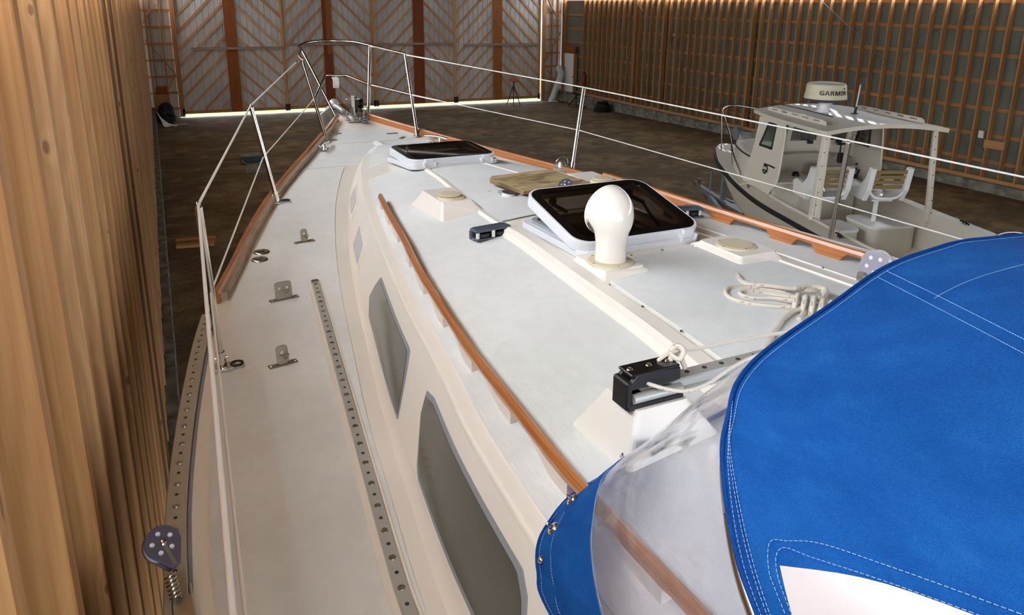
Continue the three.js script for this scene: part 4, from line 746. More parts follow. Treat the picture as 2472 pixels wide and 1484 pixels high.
  stitch(run((t) => S(t, 0.004 + 0.038 * smooth(0.42, 0.7, t)), 0.42, 0.85, 40), V(-0.001, 0.003, 0));
  stitch(run((t) => S(lerp(0.104, 0.170, t), lerp(0.012, 0.34, t)), 0, 1, 20));
  stitch(run((t) => S(lerp(0.118, 0.184, t), lerp(0.012, 0.34, t)), 0, 1, 20));
  stitch(run((t) => S(lerp(0.131, -0.03, t), lerp(0.122, 0.16, t)), 0, 1, 20));
  stitch(run((t) => F(t, 1 - skirtTop(t) * 1.03).add(V(0, 0.001, 0)), 0.15, 0.95, 80), V(-0.001, 0.001, -0.001));
  stitch(run((t) => F(t, 1 - skirtTop(t) * 0.30), 0.3, 0.95, 70), V(-0.001, 0.002, -0.001));
  stitch(run((t) => F(t, 1 - skirtTop(t) * 0.06), 0.2, 0.95, 70), V(-0.001, 0.004, -0.001));
  const wl = (k) => { const o = [[0.70, 0.115 - k * 1.0], [0.655, 0.100 - k], [0.630 + k * 0.2, 0.092 - k * 0.9], [0.612 - k * 0.5, 0.095 - k * 0.4], [0.600 - k * 0.6, 0.105 + k * 0.6], [0.585 - k * 0.9, 0.16 + k * 0.3], [0.55 - k, 0.27], [0.48 - k, 0.44]]; return o.map(([a, b]) => S(a, b)); };
  stitch(wl(0.003), V(-0.001, 0.0025, 0)); stitch(wl(0.022), V(-0.001, 0.0025, 0));
  // turn-button fasteners
  for (const [a, k] of [[0.285, 0.35], [0.37, 0.4], [0.56, 0.32], [0.66, 0.22]]) {
    const c = 1 - skirtTop(a) * k, p = F(a, c), n = new THREE.Vector3().crossVectors(F(a + 0.01, c).sub(p), F(a, c + 0.02).sub(p)).normalize(); if (n.y < 0) n.negate();
    const q = new THREE.Quaternion().setFromUnitVectors(V(0, 1, 0), n), tr = (g) => g.applyMatrix4(new THREE.Matrix4().makeRotationFromQuaternion(q).setPosition(p.clone().addScaledVector(n, 0.003)));
    const f = part(d, 'fastener', tr(lathe([[0.006, 0.004], [0.009, 0.0045], [0.012, 0.003], [0.014, 0]], 24).scale(1, 1, 1.25)), M.steel, 'bright turn-button fastener');
    part(f, 'turn_button', tr(merge([at(new THREE.CylinderGeometry(0.0035, 0.0035, 0.014, 8), 0, 0.006, 0), at(cbox(0.005, 0.005, 0.016, 0.002), 0, 0.014, 0)])), M.bright);
  }
  { const p = F(0.77, 1 - skirtTop(0.77) * 0.12); part(d, 'snap_cap', at(new THREE.SphereGeometry(0.008, 14, 8).scale(1, 1, 1), p.x - 0.002, p.y + 0.001, p.z), M.steel); }
  part(d, 'hoop', tube(run((t) => e(t).add(V(0, -0.018, 0.012)), -0.98, 0.98, 50), 0.011, { seg: 160, rad: 10 }), M.steel, 'steel hoop under the front edge');
}

// ---------------------------------------------------------------- loose gear on the yacht
const onYacht = (name, label, cat, u, v, h, turn = 0, group) => thing(name, label, cat, toWorld(u, v, h), YAW + turn, group);
{
  const o = onYacht('plywood_board', 'square of weathered plywood lying on the cabin roof', 'board', 0.115, 3.40, 3.262, 0.12);
  part(o, 'face_ply', at(extr([[-0.20, -0.17], [0.20, -0.185], [0.205, 0.175], [-0.155, 0.19], [-0.2, 0.14]], 0.005, 0.001).rotateX(-Math.PI / 2), 0, 0.017, 0), M.ply);
  for (let k = 0; k < 3; k++) part(o, 'ply_layer', at(extr([[-0.199, -0.169], [0.199, -0.184], [0.204, 0.174], [-0.155, 0.189], [-0.199, 0.14]], 0.0042, 0.0003).rotateX(-Math.PI / 2), 0, 0.0015 + k * 0.005, 0), k % 2 ? M.ply : M.plyEdge);
}
{
  const o = onYacht('parts_bag', 'clear plastic bag and small hardware squashed under the plywood', 'bag', 0.02, 3.31, 3.222);
  part(o, 'bag', sheet((a, b) => V((a - 0.5) * 0.34, 0.014 + 0.02 * Math.sin(Math.PI * a) * Math.sin(Math.PI * b) + 0.008 * fbm(a, b, 6, 6, 71, 3), (b - 0.5) * 0.24), 24, 18, { t: 0.002 }), phy({ color: 0xe8eaee, roughness: 0.15, transmission: 0.5, thickness: 0, bumpMap: vinylBump, bumpScale: 0.02 }));
  part(o, 'clip_board', at(cbox(0.26, 0.008, 0.05, 0.002), -0.02, 0.026, 0.02, 0, -0.7, 0.1), M.alu);
}
function block(name, label, u, v, h, turn, r, tilt, mat = M.plum, hw = 0.004) {            // snatch block lying or standing
  const o = onYacht(name, label, 'block', u, v, h, turn);
  const T = (g) => at(g, 0, 0, 0, tilt[0], 0, tilt[1]);
    const cheek = (z) => T(at(extr([...[...Array(17)].map((_, i) => { const a = -0.35 + i / 16 * (Math.PI + 0.7); return [Math.cos(a) * r, Math.sin(a) * r + 0.0]; }), [-0.25 * r, -1.55 * r], [0.25 * r, -1.55 * r]], 0.003, 0.001, [...Array(5)].map((_, i) => { const a = 0.3 + i * 1.257; return circ(Math.cos(a) * r * 0.58, Math.sin(a) * r * 0.58, r * 0.19, 12); })), 0, 0, z));
  part(o, 'cheek', cheek(0.009 + hw), mat); part(o, 'cheek', cheek(-0.012 - hw), mat);
  part(o, 'sheave', T(at(new THREE.CylinderGeometry(r * 0.96, r * 0.96, 0.016 + 2 * hw, 36), 0, 0, 0, Math.PI / 2)), M.whitePlastic);
  part(o, 'strap', T(merge([at(cbox(r * 0.26, r * 1.5, 0.003, 0.001), 0, -r * 0.72, 0.0145), at(cbox(r * 0.26, r * 1.5, 0.003, 0.001), 0, -r * 0.72, -0.0145)])), M.wornSteel);
  part(o, 'axle', T(at(lathe([[0, 0.004], [0.006, 0.003], [0.008, -0.001]], 14), 0, 0, 0.016, Math.PI / 2)), M.bright);
  return o;
}
{
  const o = block('swivel_block', 'large slate block standing on a car at the gunwale', -1.768, 1.62, 3.0, 0.35, 0.037, [-0.82, 0.12], M.plum, 0.002);
  part(o, 'spring', tube([...Array(60)].map((_, i) => { const t = i / 59, a = t * 6.28 * 6; return V(-0.008 + 0.011 * Math.cos(a) - 0.006 * t, -0.045 - 0.036 * t + 0.006 * Math.sin(a), 0.048 + 0.038 * t + 0.009 * Math.sin(a)); }), 0.0022, { seg: 240, rad: 6 }), M.bright);
  part(o, 'car', at(cbox(0.045, 0.012, 0.09, 0.004), -0.0155, -0.09, 0.125, 0, -0.35), M.wornSteel);
  part(o, 'car_lip', at(cbox(0.003, 0.024, 0.11, 0.001), 0.008, -0.088, 0.118, 0, -0.35), M.bright);
}
{
  const o = block('halyard_block', 'grey cheek block with white sheave beside the starboard handrail', 0.525, 1.685, 3.30, -1.35, 0.048, [-0.1, -0.6], M.lilac, 0.008);
  part(o, 'swivel_foot', at(cbox(0.03, 0.06, 0.03, 0.006), -0.03, -0.06, 0.03), M.wornSteel);
}
{
  const o = block('lead_block', 'small slate block lying flat beside the open hatch', -0.105, 3.285, 3.25, 1.25, 0.034, [-1.45, 0]);
  part(o, 'lead_arm', at(cbox(0.022, 0.13, 0.02, 0.004), 0, -0.11, 0.0, -1.45), M.alu);
  part(o, 'shackle', at(new THREE.TorusGeometry(0.014, 0.004, 8, 16), 0, 0.015, 0.06, 0.3), M.bright);
  const o2 = block('tack_block', 'black block with white sheave leaning against the plywood', 0.17, 3.20, 3.287, -0.9, 0.034, [-0.9, 0.5]);
  part(o2, 'shackle', at(new THREE.TorusGeometry(0.013, 0.004, 8, 16), -0.03, -0.03, 0.03, 0.6), M.bright);
  const w = onYacht('winch_handle', 'black winch handle end poking out beside the plywood', 'handle', 0.27, 3.25, 3.25, 0.2);
  part(w, 'grip', at(tube([V(-0.07, 0, 0), V(0, 0.006, 0), V(0.06, 0, 0)], 0.016, { rad: 12 }), 0, 0, 0), M.black);
  part(w, 'arm', at(cbox(0.1, 0.012, 0.022, 0.004), -0.11, 0, 0), M.alu);
}
{ // coil of braided rope
  const o = onYacht('coiled_rope', 'coil of cream braided rope with a wrapped end on the cabin roof', 'rope', 0.06, 1.66, 3.25);
  const T = (pts) => pts.map(([u, v, h]) => V(u - 0.06, h - 3.25 + 0.004, -(v - 1.66)));
  const strand = (pts) => part(o, 'strand', tube(T(pts), 0.0082, { seg: pts.length * 12, rad: 10 }), M.rope);
  strand([[0.094, 1.891, 3.255], [0.056, 1.824, 3.258], [0.056, 1.784, 3.262], [0.077, 1.740, 3.27], [0.106, 1.697, 3.273], [0.139, 1.666, 3.272], [0.174, 1.639, 3.272], [0.212, 1.641, 3.271], [0.187, 1.601, 3.272], [0.127, 1.555, 3.273], [0.083, 1.555, 3.274]]);
  strand([[0.035, 1.573, 3.262], [-0.011, 1.613, 3.258], [-0.060, 1.668, 3.256], [-0.082, 1.727, 3.256], [-0.058, 1.779, 3.256], [-0.016, 1.801, 3.256], [0.033, 1.786, 3.256], [0.081, 1.743, 3.257], [0.101, 1.672, 3.258], [0.101, 1.620, 3.259], [0.064, 1.560, 3.26], [-0.017, 1.507, 3.258]]);
  strand([[0.063, 1.592, 3.268], [0.032, 1.657, 3.262], [-0.029, 1.702, 3.258], [-0.03, 1.742, 3.257], [0.001, 1.755, 3.257], [0.045, 1.724, 3.258], [0.076, 1.665, 3.262], [0.090, 1.619, 3.268]]);
  strand([[0.117, 1.656, 3.281], [0.183, 1.650, 3.279], [0.206, 1.620, 3.279], [0.162, 1.576, 3.280], [0.109, 1.548, 3.281]]);
  strand([[0.066, 1.553, 3.264], [-0.001, 1.547, 3.264], [-0.067, 1.520, 3.262], [-0.135, 1.479, 3.258], [-0.194, 1.439, 3.255], [-0.246, 1.404, 3.252]]);
  strand([[0.14, 1.60, 3.268], [0.08, 1.53, 3.266], [0.05, 1.47, 3.262], [0.02, 1.42, 3.258]]);
  for (let k = 0; k < 6; k++) { const c = [0.045 + k * 0.012, 1.585 - k * 0.018], pts = []; for (let i = 0; i <= 10; i++) { const a = i / 10 * 4.4 - 0.6; pts.push([c[0] - 0.028 * Math.cos(a) + 0.01 * i / 10, c[1] - 0.03 * Math.cos(a) * 0.7 - 0.004 * k, 3.268 + 0.026 * Math.sin(a)]); } strand(pts); }
}

// ---------------------------------------------------------------- the fishing launch on its trailer: u to starboard, v forward from midships, h up
{
  const PS = 14 * Math.PI / 180, DS = 6.75, V0 = 10, pos = [DS * Math.cos(PS) + V0 * Math.sin(PS), 0, DS * Math.sin(PS) - V0 * Math.cos(PS)];
  const L = (u, v, h) => V(u, h, -(v - V0));
  const boat = thing('fishing_launch', 'white open-backed fishing launch with hardtop and radar dome', 'motorboat', pos, -PS);
  const P = (n, g, m, l) => part(boat, n, g, m, l);
  const w = table([[6.95, 1.06], [7.9, 1.14], [9.4, 1.14], [9.8, 1.14], [10.4, 1.10], [11.28, 0.96], [12.34, 0.72], [13.0, 0.48], [13.5, 0.24], [13.75, 0.03]]);
  const hg = table([[6.95, 1.34], [7.9, 1.34], [9.4, 1.37], [10.4, 1.40], [11.3, 1.44], [12.3, 1.50], [13.75, 1.58]]);
  const keel = table([[6.95, 0.62], [9, 0.55], [11.5, 0.55], [12.8, 0.75], [13.4, 1.1], [13.75, 1.5]]);
  P('hull', sheet((a, b) => { const v = lerp(6.95, 13.75, b), t = (a * 2 - 1), s = Math.abs(t), W = w(v), k = keel(v); const u = s < 0.45 ? W * 0.82 * s / 0.45 * (1 - 0.35 * smooth(11, 13.7, v)) : lerp(W * 0.82 * (1 - 0.35 * smooth(11, 13.7, v)), W, (s - 0.45) / 0.55); const h = s < 0.45 ? lerp(k, lerp(k, hg(v), 0.42), (s / 0.45) ** 1.3) : lerp(lerp(k, hg(v), 0.42), hg(v), (s - 0.45) / 0.55); return L(Math.sign(t) * u, v, h); }, 40, 60), M.boatWhite);
  P('transom', sheet((a, b) => L((a * 2 - 1) * lerp(0.8, 1.06, b), 6.95, lerp(0.62, 1.34, b)), 6, 3, { t: 0.03 }), M.boatWhite);
  for (const s of [-1, 1]) {
    const path = (inn, dh, v0 = 6.95, v1 = 13.72, n = 70) => [...Array(n)].map((_, i) => { const v = lerp(v0, v1, i / (n - 1)); return L(s * Math.max(0.0, w(v) - inn), v, hg(v) + dh); });
    P('rub_rail', sweep(path(-0.012, -0.03), [[-0.022, -0.03], [-0.026, 0], [-0.022, 0.03], [0.022, 0.03], [0.026, 0], [0.022, -0.03]]), M.rubber, 'black rubber rub rail');
    P('gunwale', sheet((a, b) => { const v = lerp(6.95, 11.6, b); return L(s * (w(v) - 0.24 * a), v, hg(v) + 0.025 * Math.sin(a * 1.57)); }, 6, 50, { t: 0.02 }), M.boatWhite);
    P('cockpit_liner', sheet((a, b) => { const v = lerp(7.1, 11.2, b); return L(s * (w(v) - 0.24 - 0.02 * a), v, lerp(hg(v) + 0.02, 0.68, a)); }, 4, 40, { t: 0.015 }), M.boatWhite);
    P('seam_lip', sweep([...Array(40)].map((_, i) => { const v = lerp(7.1, 10.3, i / 39); return L(s * (w(v) - 0.245), v, hg(v) + 0.03); }), [[-0.01, -0.05], [-0.01, 0.025], [0.01, 0.025], [0.01, -0.05]]), M.boatWhite);
    // post carrying the hardtop
    const q = P('hardtop_post', merge([beam(L(s * 0.86, 9.05, 1.30), L(s * 0.80, 9.10, 2.56), 0.07, 0.035, 0.006, V(0, 0, 1)), beam(L(s * 0.90, 9.13, 1.32), L(s * 0.82, 9.14, 2.56), 0.03, 0.09, 0.006, V(0, 0, 1)), beam(L(s * 0.9, 9.1, 1.12), L(s * 0.88, 9.1, 1.45), 0.10, 0.05, 0.006, V(0, 0, 1))]), M.boatWhite);
    for (let k = 0; k < 7; k++) part(q, 'bolt', at(new THREE.SphereGeometry(0.008, 8, 6), s * lerp(0.89, 0.81, k / 6) - 0.02, lerp(1.42, 2.48, k / 6), -(lerp(9.05, 9.1, k / 6) - V0) + 0.022), M.hole);
    // wheelhouse side with a framed window
    const side = (v, h) => L(s * lerp(0.86, 0.78, (h - 1.4) / 1.15), v, h);
    const wf = (h) => lerp(11.22, 10.86, (h - 1.4) / 1.15), wa = (h) => 10.16 + 0.24 * smooth(1.7, 1.38, h) + 0.06 * smooth(2.35, 2.55, h);
    const win = { v0: (h) => lerp(10.47, 10.44, (h - 2.1) / 0.4), v1: (h) => lerp(10.83, 10.64, (h - 2.1) / 0.4), h0: 2.10, h1: 2.46 };
    const sg = sheet((a, b) => { const h = lerp(1.38, 2.56, b); return side(lerp(wa(h), wf(h), a), h); }, 40, 60, { skip: (a, b) => { const h = lerp(1.38, 2.56, b), v = lerp(wa(h), wf(h), a); return h > win.h0 && h < win.h1 && v > win.v0(h) && v < win.v1(h); } });
    const sd = P('wheelhouse_side', sg, M.boatWhite);
    const ring = (k) => { const hs = [win.h0 - k, win.h1 + k], o = []; const c = [[win.v0(hs[0]) - k, hs[0]], [win.v1(hs[0]) + k, hs[0]], [win.v1(hs[1]) + k, hs[1]], [win.v0(hs[1]) - k, hs[1]]]; c.forEach((p, i) => { const n = c[(i + 1) % 4]; for (let j = 0; j < 8; j++) { const t = j / 8, e = Math.abs(t - 0.5) * 2; o.push(side(lerp(p[0], n[0], t), lerp(p[1], n[1], t))); } }); return o; };
    part(sd, 'window_frame', tube(ring(0), 0.017, { closed: true, seg: 90, rad: 8 }), M.rubber, 'black rubber window frame');
    part(sd, 'window_pane', sheet((a, b) => { const h = lerp(win.h0, win.h1, b); return side(lerp(win.v0(h), win.v1(h), a), h); }, 3, 4, { t: 0.005 }), M.glassDark);
    P('wheelhouse_edge', tube([1.38, 1.5, 1.62, 1.8, 2.0, 2.2, 2.4, 2.5, 2.56].map((h) => side(wa(h), h)), 0.016, { rad: 8 }), M.boatWhite);
  }
  P('cockpit_sole', at(cbox(1.8, 0.03, 4.2, 0.004), 0, 0.68, -(9.2 - V0)), M.boatGrey);
  P('foredeck', sheet((a, b) => { const v = lerp(11.0, 13.7, b); return L((a * 2 - 1) * Math.max(0.01, w(v) - 0.005), v, hg(v) + 0.02 + 0.05 * (1 - (a * 2 - 1) ** 2) * smooth(13.7, 12.5, v)); }, 16, 40, { t: 0.02 }), M.boatWhite);
  // trunk cabin in front of the wheelhouse
  const tw = table([[10.8, 0.86], [11.3, 0.82], [11.8, 0.70], [12.3, 0.50], [12.55, 0.28], [12.66, 0.04]]);
  P('trunk_cabin', sheet((a, b) => { const v = lerp(10.85, 12.66, b), t = (a * 2 - 1), s = Math.abs(t), W = tw(v), k = hg(v) + 0.02, H = 0.42 * smooth(12.72, 12.0, v) + 0.02; return s > 0.6 ? L(Math.sign(t) * lerp(W * 0.93, W, (s - 0.6) / 0.4), v, lerp(k + H, k, (s - 0.6) / 0.4)) : L(Math.sign(t) * W * 0.93 * s / 0.6, v, k + H + 0.06 * (1 - (s / 0.6) ** 2) * smooth(12.7, 12.0, v)); }, 40, 40), M.boatWhite);
  P('trunk_stripe', tube([...Array(24)].map((_, i) => { const v = lerp(10.3, 12.1, i / 23); return L(-(v < 10.95 ? lerp(0.835, 0.80, (v - 10.3) / 0.65) : tw(v) * 0.94 + 0.006), v, lerp(1.845, 1.87, (v - 10.3) / 1.8)); }), 0.013, { rad: 6 }), M.rubber, 'dark trim line along the trunk');
  // windshield
  const fs = P('windshield_frame', merge([beam(L(-0.78, 11.0, 2.05), L(0.78, 11.0, 2.05), 0.04, 0.14, 0.006), beam(L(-0.78, 10.88, 2.53), L(0.78, 10.88, 2.53), 0.05, 0.08, 0.006), ...[-0.78, -0.27, 0.27, 0.78].map((u) => beam(L(u, 11.0, 2.05), L(u, 10.88, 2.53), 0.08, 0.04, 0.006, V(0, 0, 1))), sheet((a, b) => L((a * 2 - 1) * 0.82, lerp(11.15, 11.0, b), lerp(1.5, 2.06, b)), 6, 3, { t: 0.02 })]), M.boatWhite);
  for (const u of [-0.525, 0, 0.525]) part(fs, 'window_pane', sheet((a, b) => L(u + (a - 0.5) * 0.43, lerp(10.99, 10.89, b), lerp(2.10, 2.50, b)), 2, 2, { t: 0.004 }), M.glassDark);
  for (const u of [-0.4, 0.1, 0.6]) part(fs, 'wiper_motor', merge([at(cbox(0.09, 0.05, 0.05, 0.01), u, 2.1, -(10.93 - V0)), beam(L(u, 10.93, 2.12), L(u - 0.18, 10.93, 2.16), 0.012, 0.012, 0.002)]), M.rubber);
  // hardtop with slotted rails
  const top = P('hardtop', sheet((a, b) => { const v = lerp(8.97, 11.02, b), W = 0.93 - 0.06 * smooth(10.6, 11.02, v) - 0.03 * smooth(9.1, 8.97, v), t = a * 2 - 1; return L(t * W, v + 0.03 * (1 - t * t), 2.60 + 0.075 * (1 - t * t) + 0.02 * smooth(10, 11, v)); }, 30, 24, { t: 0.055 }), M.boatWhite, 'cambered white hardtop');
  for (const s of [-1, 1]) { const slots = [...Array(5)].map((_, i) => rrect(0.17, 0.026, 0.012, 4, -0.56 + i * 0.28, 0.038).reverse()); part(top, 'slotted_rail', at(extr([[-0.78, 0], [0.78, 0], [0.74, 0.045], [0.68, 0.062], [-0.70, 0.062], [-0.75, 0.045]], 0.022, 0.004, slots), s * 0.74 - 0.011, 2.632, -(10.05 - V0), 0, Math.PI / 2), M.boatWhite); }
  part(top, 'fishing_rod', tube([L(-0.55, 10.9, 2.72), L(-0.52, 10.2, 2.72), L(-0.5, 9.5, 2.71)], 0.006), M.black);
  // radar dome on a stalk
  const ra = P('radar_dome', at(lathe([[0, 0.245], [0.20, 0.245], [0.255, 0.235], [0.275, 0.21], [0.285, 0.10], [0.30, 0.03], [0.295, 0.012], [0, 0.012]], 48), -0.17, 2.855, -(10.25 - V0)), M.cream, 'round white radar dome on a stalk');
  part(ra, 'underside', at(lathe([[0, -0.03], [0.2, -0.03], [0.27, 0.0], [0.285, 0.014], [0, 0.014]], 40), -0.17, 2.855, -(10.25 - V0)), M.slate);
  part(ra, 'stalk', merge([sheet((a, b) => { const t = a * 6.2832, r = lerp(0.10, 0.075, smooth(0, 0.5, b)) + 0.05 * smooth(0.6, 1, b); return V(-0.17 + 0.05 * (b - 0.5) + Math.cos(t) * r * 0.9, lerp(2.66, 2.83, b), -(10.25 - V0) + Math.sin(t) * r); }, 20, 8), at(cbox(0.26, 0.02, 0.30, 0.006), -0.2, 2.665, -(10.25 - V0))]), M.whitePlastic);
  { // lettering wrapped on the dome
    const font = await new FontLoader().loadAsync('fonts/droid/droid_sans_bold.typeface.json');
    const wrap = (txt, size, r, a0, y, stretch) => { const g = new TextGeometry(txt, { font, size, depth: 0.003, curveSegments: 6, bevelEnabled: false }); g.computeBoundingBox(); const p = g.attributes.position; for (let i = 0; i < p.count; i++) { const a = a0 + p.getX(i) * stretch / r, q = r + p.getZ(i); p.setXYZ(i, Math.sin(a) * q, y + p.getY(i), Math.cos(a) * q); } g.computeVertexNormals(); return g; };
    part(ra, 'lettering', at(wrap('GARMIN', 0.062, 0.2865, -0.66, 2.94, 1.22), -0.17, 0, -(10.25 - V0), 0, -0.22), M.black, 'dark capitals on the dome');
    part(ra, 'lettering_mark', at(new THREE.CylinderGeometry(0.018, 0.018, 0.004, 3).rotateX(Math.PI / 2).rotateY(0.42), -0.17 + Math.sin(0.42) * 0.285, 3.035, -(10.25 - V0) + Math.cos(0.42) * 0.285), M.black);
    const badge = P('badge', at(new THREE.CylinderGeometry(0.075, 0.075, 0.006, 30).rotateX(Math.PI / 2).rotateY(-Math.PI / 2).rotateY(-0.06).rotateZ(-0.1), -0.846, 1.78, -(10.55 - V0)), M.black, 'black oval builder badge');
    const bt = (t, s, x, y) => { const g = new TextGeometry(t, { font, size: s, depth: 0.003, curveSegments: 4, bevelEnabled: false }); g.center(); return at(g, -0.853, 1.78 + y, -(10.55 - V0) + x, 0, -Math.PI / 2 - 0.06); };
    part(badge, 'lettering', merge([bt('SISU', 0.05, 0, 0.015), bt('22', 0.03, 0, -0.045)]), M.whitePlastic);
  }
  const an = P('antenna', cyl(L(0.17, 10.0, 2.66), L(0.19, 9.98, 3.14), 0.012, 0.010), M.alu); part(an, 'antenna_foot', merge([at(cbox(0.09, 0.03, 0.05, 0.006), 0.16, 2.67, -(10 - V0)), cyl(L(0.17, 10, 2.67), L(0.175, 9.995, 2.78), 0.018)]), M.black); part(an, 'antenna_cap', cyl(L(0.188, 9.98, 3.09), L(0.19, 9.98, 3.15), 0.018), M.black);
  // bow rail
  const rt = P('bow_rail', tube([L(-0.80, 11.35, 1.50), L(-0.77, 11.75, 1.78), L(-0.63, 12.25, 2.05), L(-0.47, 12.8, 2.22), L(-0.30, 13.25, 2.32), L(0.0, 13.5, 2.36), L(0.3, 13.2, 2.34), L(0.5, 12.7, 2.32), L(0.62, 12.1, 2.30), L(0.68, 11.5, 2.29), L(0.68, 11.0, 2.3)], 0.013, { seg: 100, rad: 10 }), M.bright, 'stainless bow rail');
  for (const [a, b] of [[[-0.66, 11.95, 1.50], [-0.72, 11.95, 1.9]], [[-0.33, 13.1, 1.55], [-0.34, 13.2, 2.3]], [[0.33, 13.1, 1.56], [0.32, 13.15, 2.33]], [[0.62, 12.1, 1.5], [0.62, 12.1, 2.29]]]) part(rt, 'leg', merge([cyl(L(...a), L(...b), 0.012), at(new THREE.CylinderGeometry(0.035, 0.035, 0.012, 16), a[0], a[2], -(a[1] - V0))]), M.bright);
  const wl = P('windlass', merge([at(cbox(0.16, 0.22, 0.3, 0.03), -0.05, 1.72, -(12.75 - V0), 0.5, 0.3), cyl(L(-0.14, 12.85, 1.85), L(0.06, 12.85, 1.85), 0.09)]), M.alu, 'anchor windlass and anchor on the foredeck'); part(wl, 'grab_loop', tube([L(-0.2, 12.4, 1.62), L(-0.25, 12.3, 1.72), L(-0.28, 12.15, 1.62)], 0.012), M.bright); part(wl, 'drum', cyl(L(-0.16, 12.95, 1.92), L(-0.06, 12.95, 1.92), 0.12, 0.12, 20), M.galv);
  for (const [u, v, c] of [[-0.98, 10.75, 0], [-1.0, 8.3, 1], [1.0, 8.55, 1], [1.0, 9.9, 0]]) P('deck_cleat', at(merge([tube([V(-0.10, 0.035, 0), V(-0.04, 0.045, 0), V(0.04, 0.045, 0), V(0.10, 0.035, 0)], 0.012), cyl(V(-0.03, 0, 0), V(-0.03, 0.045, 0), 0.012), cyl(V(0.03, 0, 0), V(0.03, 0.045, 0), 0.012)]), u, hg(v) + 0.025, -(v - V0), 0, Math.PI / 2 - 0.2), c ? M.rubber : M.bright);
  // furniture
  const lk = P('galley_locker', at(cbox(0.78, 0.90, 0.75, 0.01), -0.42, 1.13, -(10.72 - V0)), M.boatWhite); part(lk, 'locker_top', at(cbox(0.84, 0.03, 0.8, 0.008), -0.42, 1.595, -(10.72 - V0)), M.whitePlastic); part(lk, 'locker_door', at(cbox(0.42, 0.85, 0.015, 0.004), -0.22, 1.12, -(10.335 - V0)), M.boatWhite); part(lk, 'compass', at(lathe([[0, 0.07], [0.04, 0.06], [0.055, 0.03], [0.06, 0]], 16), -0.2, 1.61, -(10.75 - V0)), M.black); part(lk, 'latch', at(cbox(0.05, 0.05, 0.03, 0.01), -0.40, 0.98, -(10.32 - V0)), M.black);
  const co = P('helm_console', merge([at(cbox(0.70, 0.80, 0.5, 0.01), 0.42, 1.08, -(10.85 - V0)), at(cbox(0.70, 0.3, 0.06, 0.01), 0.42, 1.6, -(10.66 - V0), -0.35)]), M.boatWhite); part(co, 'chart_plotter', at(cbox(0.26, 0.02, 0.16, 0.005), 0.2, 1.76, -(10.78 - V0), -0.2), M.boatGrey);
  part(co, 'steering_wheel', merge([at(new THREE.TorusGeometry(0.19, 0.012, 8, 36), 0.32, 1.50, -(10.5 - V0), -0.3), ...[0, 1, 2].map((k) => { const a = k * 2.094 + 0.4; return cyl(V(0.32, 1.5, -(10.52 - V0)), V(0.32 + Math.cos(a) * 0.19, 1.5 + Math.sin(a) * 0.18, -(10.5 - V0)), 0.008); })]), M.bright); part(co, 'wheel_hub', cyl(L(0.32, 10.6, 1.5), L(0.32, 10.47, 1.5), 0.05), M.black);
  part(co, 'throttle', merge([at(cbox(0.10, 0.18, 0.06, 0.01), 0.68, 1.56, -(10.55 - V0)), beam(L(0.66, 10.5, 1.55), L(0.66, 10.42, 1.75), 0.03, 0.03, 0.008)]), M.black); part(co, 'radio', merge([at(cbox(0.09, 0.16, 0.07, 0.015), 0.52, 1.88, -(10.72 - V0)), cyl(L(0.5, 10.72, 1.9), L(0.5, 10.72, 2.1), 0.012), at(cbox(0.13, 0.03, 0.03, 0.006), 0.5, 2.1, -(10.72 - V0))]), M.black);
  for (const h of [1.72, 1.80]) part(co, 'switch', at(new THREE.SphereGeometry(0.022, 10, 8), 0.73, h, -(10.6 - V0)), M.black);
  part(co, 'cord', tube([...Array(60)].map((_, i) => L(0.70 + 0.014 * Math.cos(i * 1.4), 10.7 + 0.014 * Math.sin(i * 1.4), lerp(2.45, 1.9, i / 59))), 0.004, { seg: 240, rad: 5 }), M.whitePlastic);
  function seat(u, v, h, turn, label) {
    const T = (g) => at(g, u, h, -(v - V0), 0, turn);
    const s = P('helm_seat', T(sheet((a, b) => { const x = (a - 0.5) * 0.5, z = (0.5 - b) * 0.46; return V(x, 0.015 + 0.14 * Math.abs(a * 2 - 1) ** 4 * smooth(1.0, 0.3, b) + 0.03 * smooth(0.2, 0, b), z); }, 20, 16, { t: 0.03 })), M.whitePlastic, label);
    for (const k of [-1, 1]) part(s, 'arm_side', T(extr([[-0.26, 0.0], [0.16, 0.0], [0.25, 0.16], [0.31, 0.46], [0.25, 0.47], [0.17, 0.30], [0.05, 0.19], [-0.2, 0.21], [-0.29, 0.17]], 0.05, 0.012).rotateY(-Math.PI / 2).translate(k * 0.265 + 0.025, 0, 0)), M.whitePlastic);
    for (let k = 0; k < 4; k++) part(s, 'slat', T(at(cbox(0.46, 0.055, 0.02, 0.006), 0, 0.19 + k * 0.075, 0.20 + k * 0.026, 0.3)), M.chairBrown);
    part(s, 'pedestal', T(merge([cyl(V(0, -(h - 0.69), 0), V(0, 0.0, 0), 0.035), at(cbox(0.3, 0.02, 0.3, 0.005), 0, -0.02, 0)])), M.whitePlastic);
  }
  seat(0.33, 9.48, 1.56, -0.12, 'white moulded helm chair, nearer the stern quarter'); seat(-0.40, 9.72, 1.54, -0.15, 'white moulded mate chair behind the port post');
  const tub = (u0, u1, v0, v1, h, l) => { const g = P('fish_box', extr(rrect(u1 - u0, v1 - v0, 0.12, 6), h - 0.69, 0.012).rotateX(-Math.PI / 2).translate((u0 + u1) / 2, 0.69, -((v0 + v1) / 2 - V0)), M.boatWhite, l); part(g, 'lid', extr(rrect(u1 - u0 + 0.03, v1 - v0 + 0.03, 0.13, 6), 0.025, 0.008).rotateX(-Math.PI / 2).translate((u0 + u1) / 2, h + 0.005, -((v0 + v1) / 2 - V0)), M.whitePlastic); };
  tub(0.12, 0.84, 9.2, 9.85, 1.16, 'large white moulded box'); tub(-0.55, -0.02, 9.25, 9.8, 1.12, 'small white moulded box');
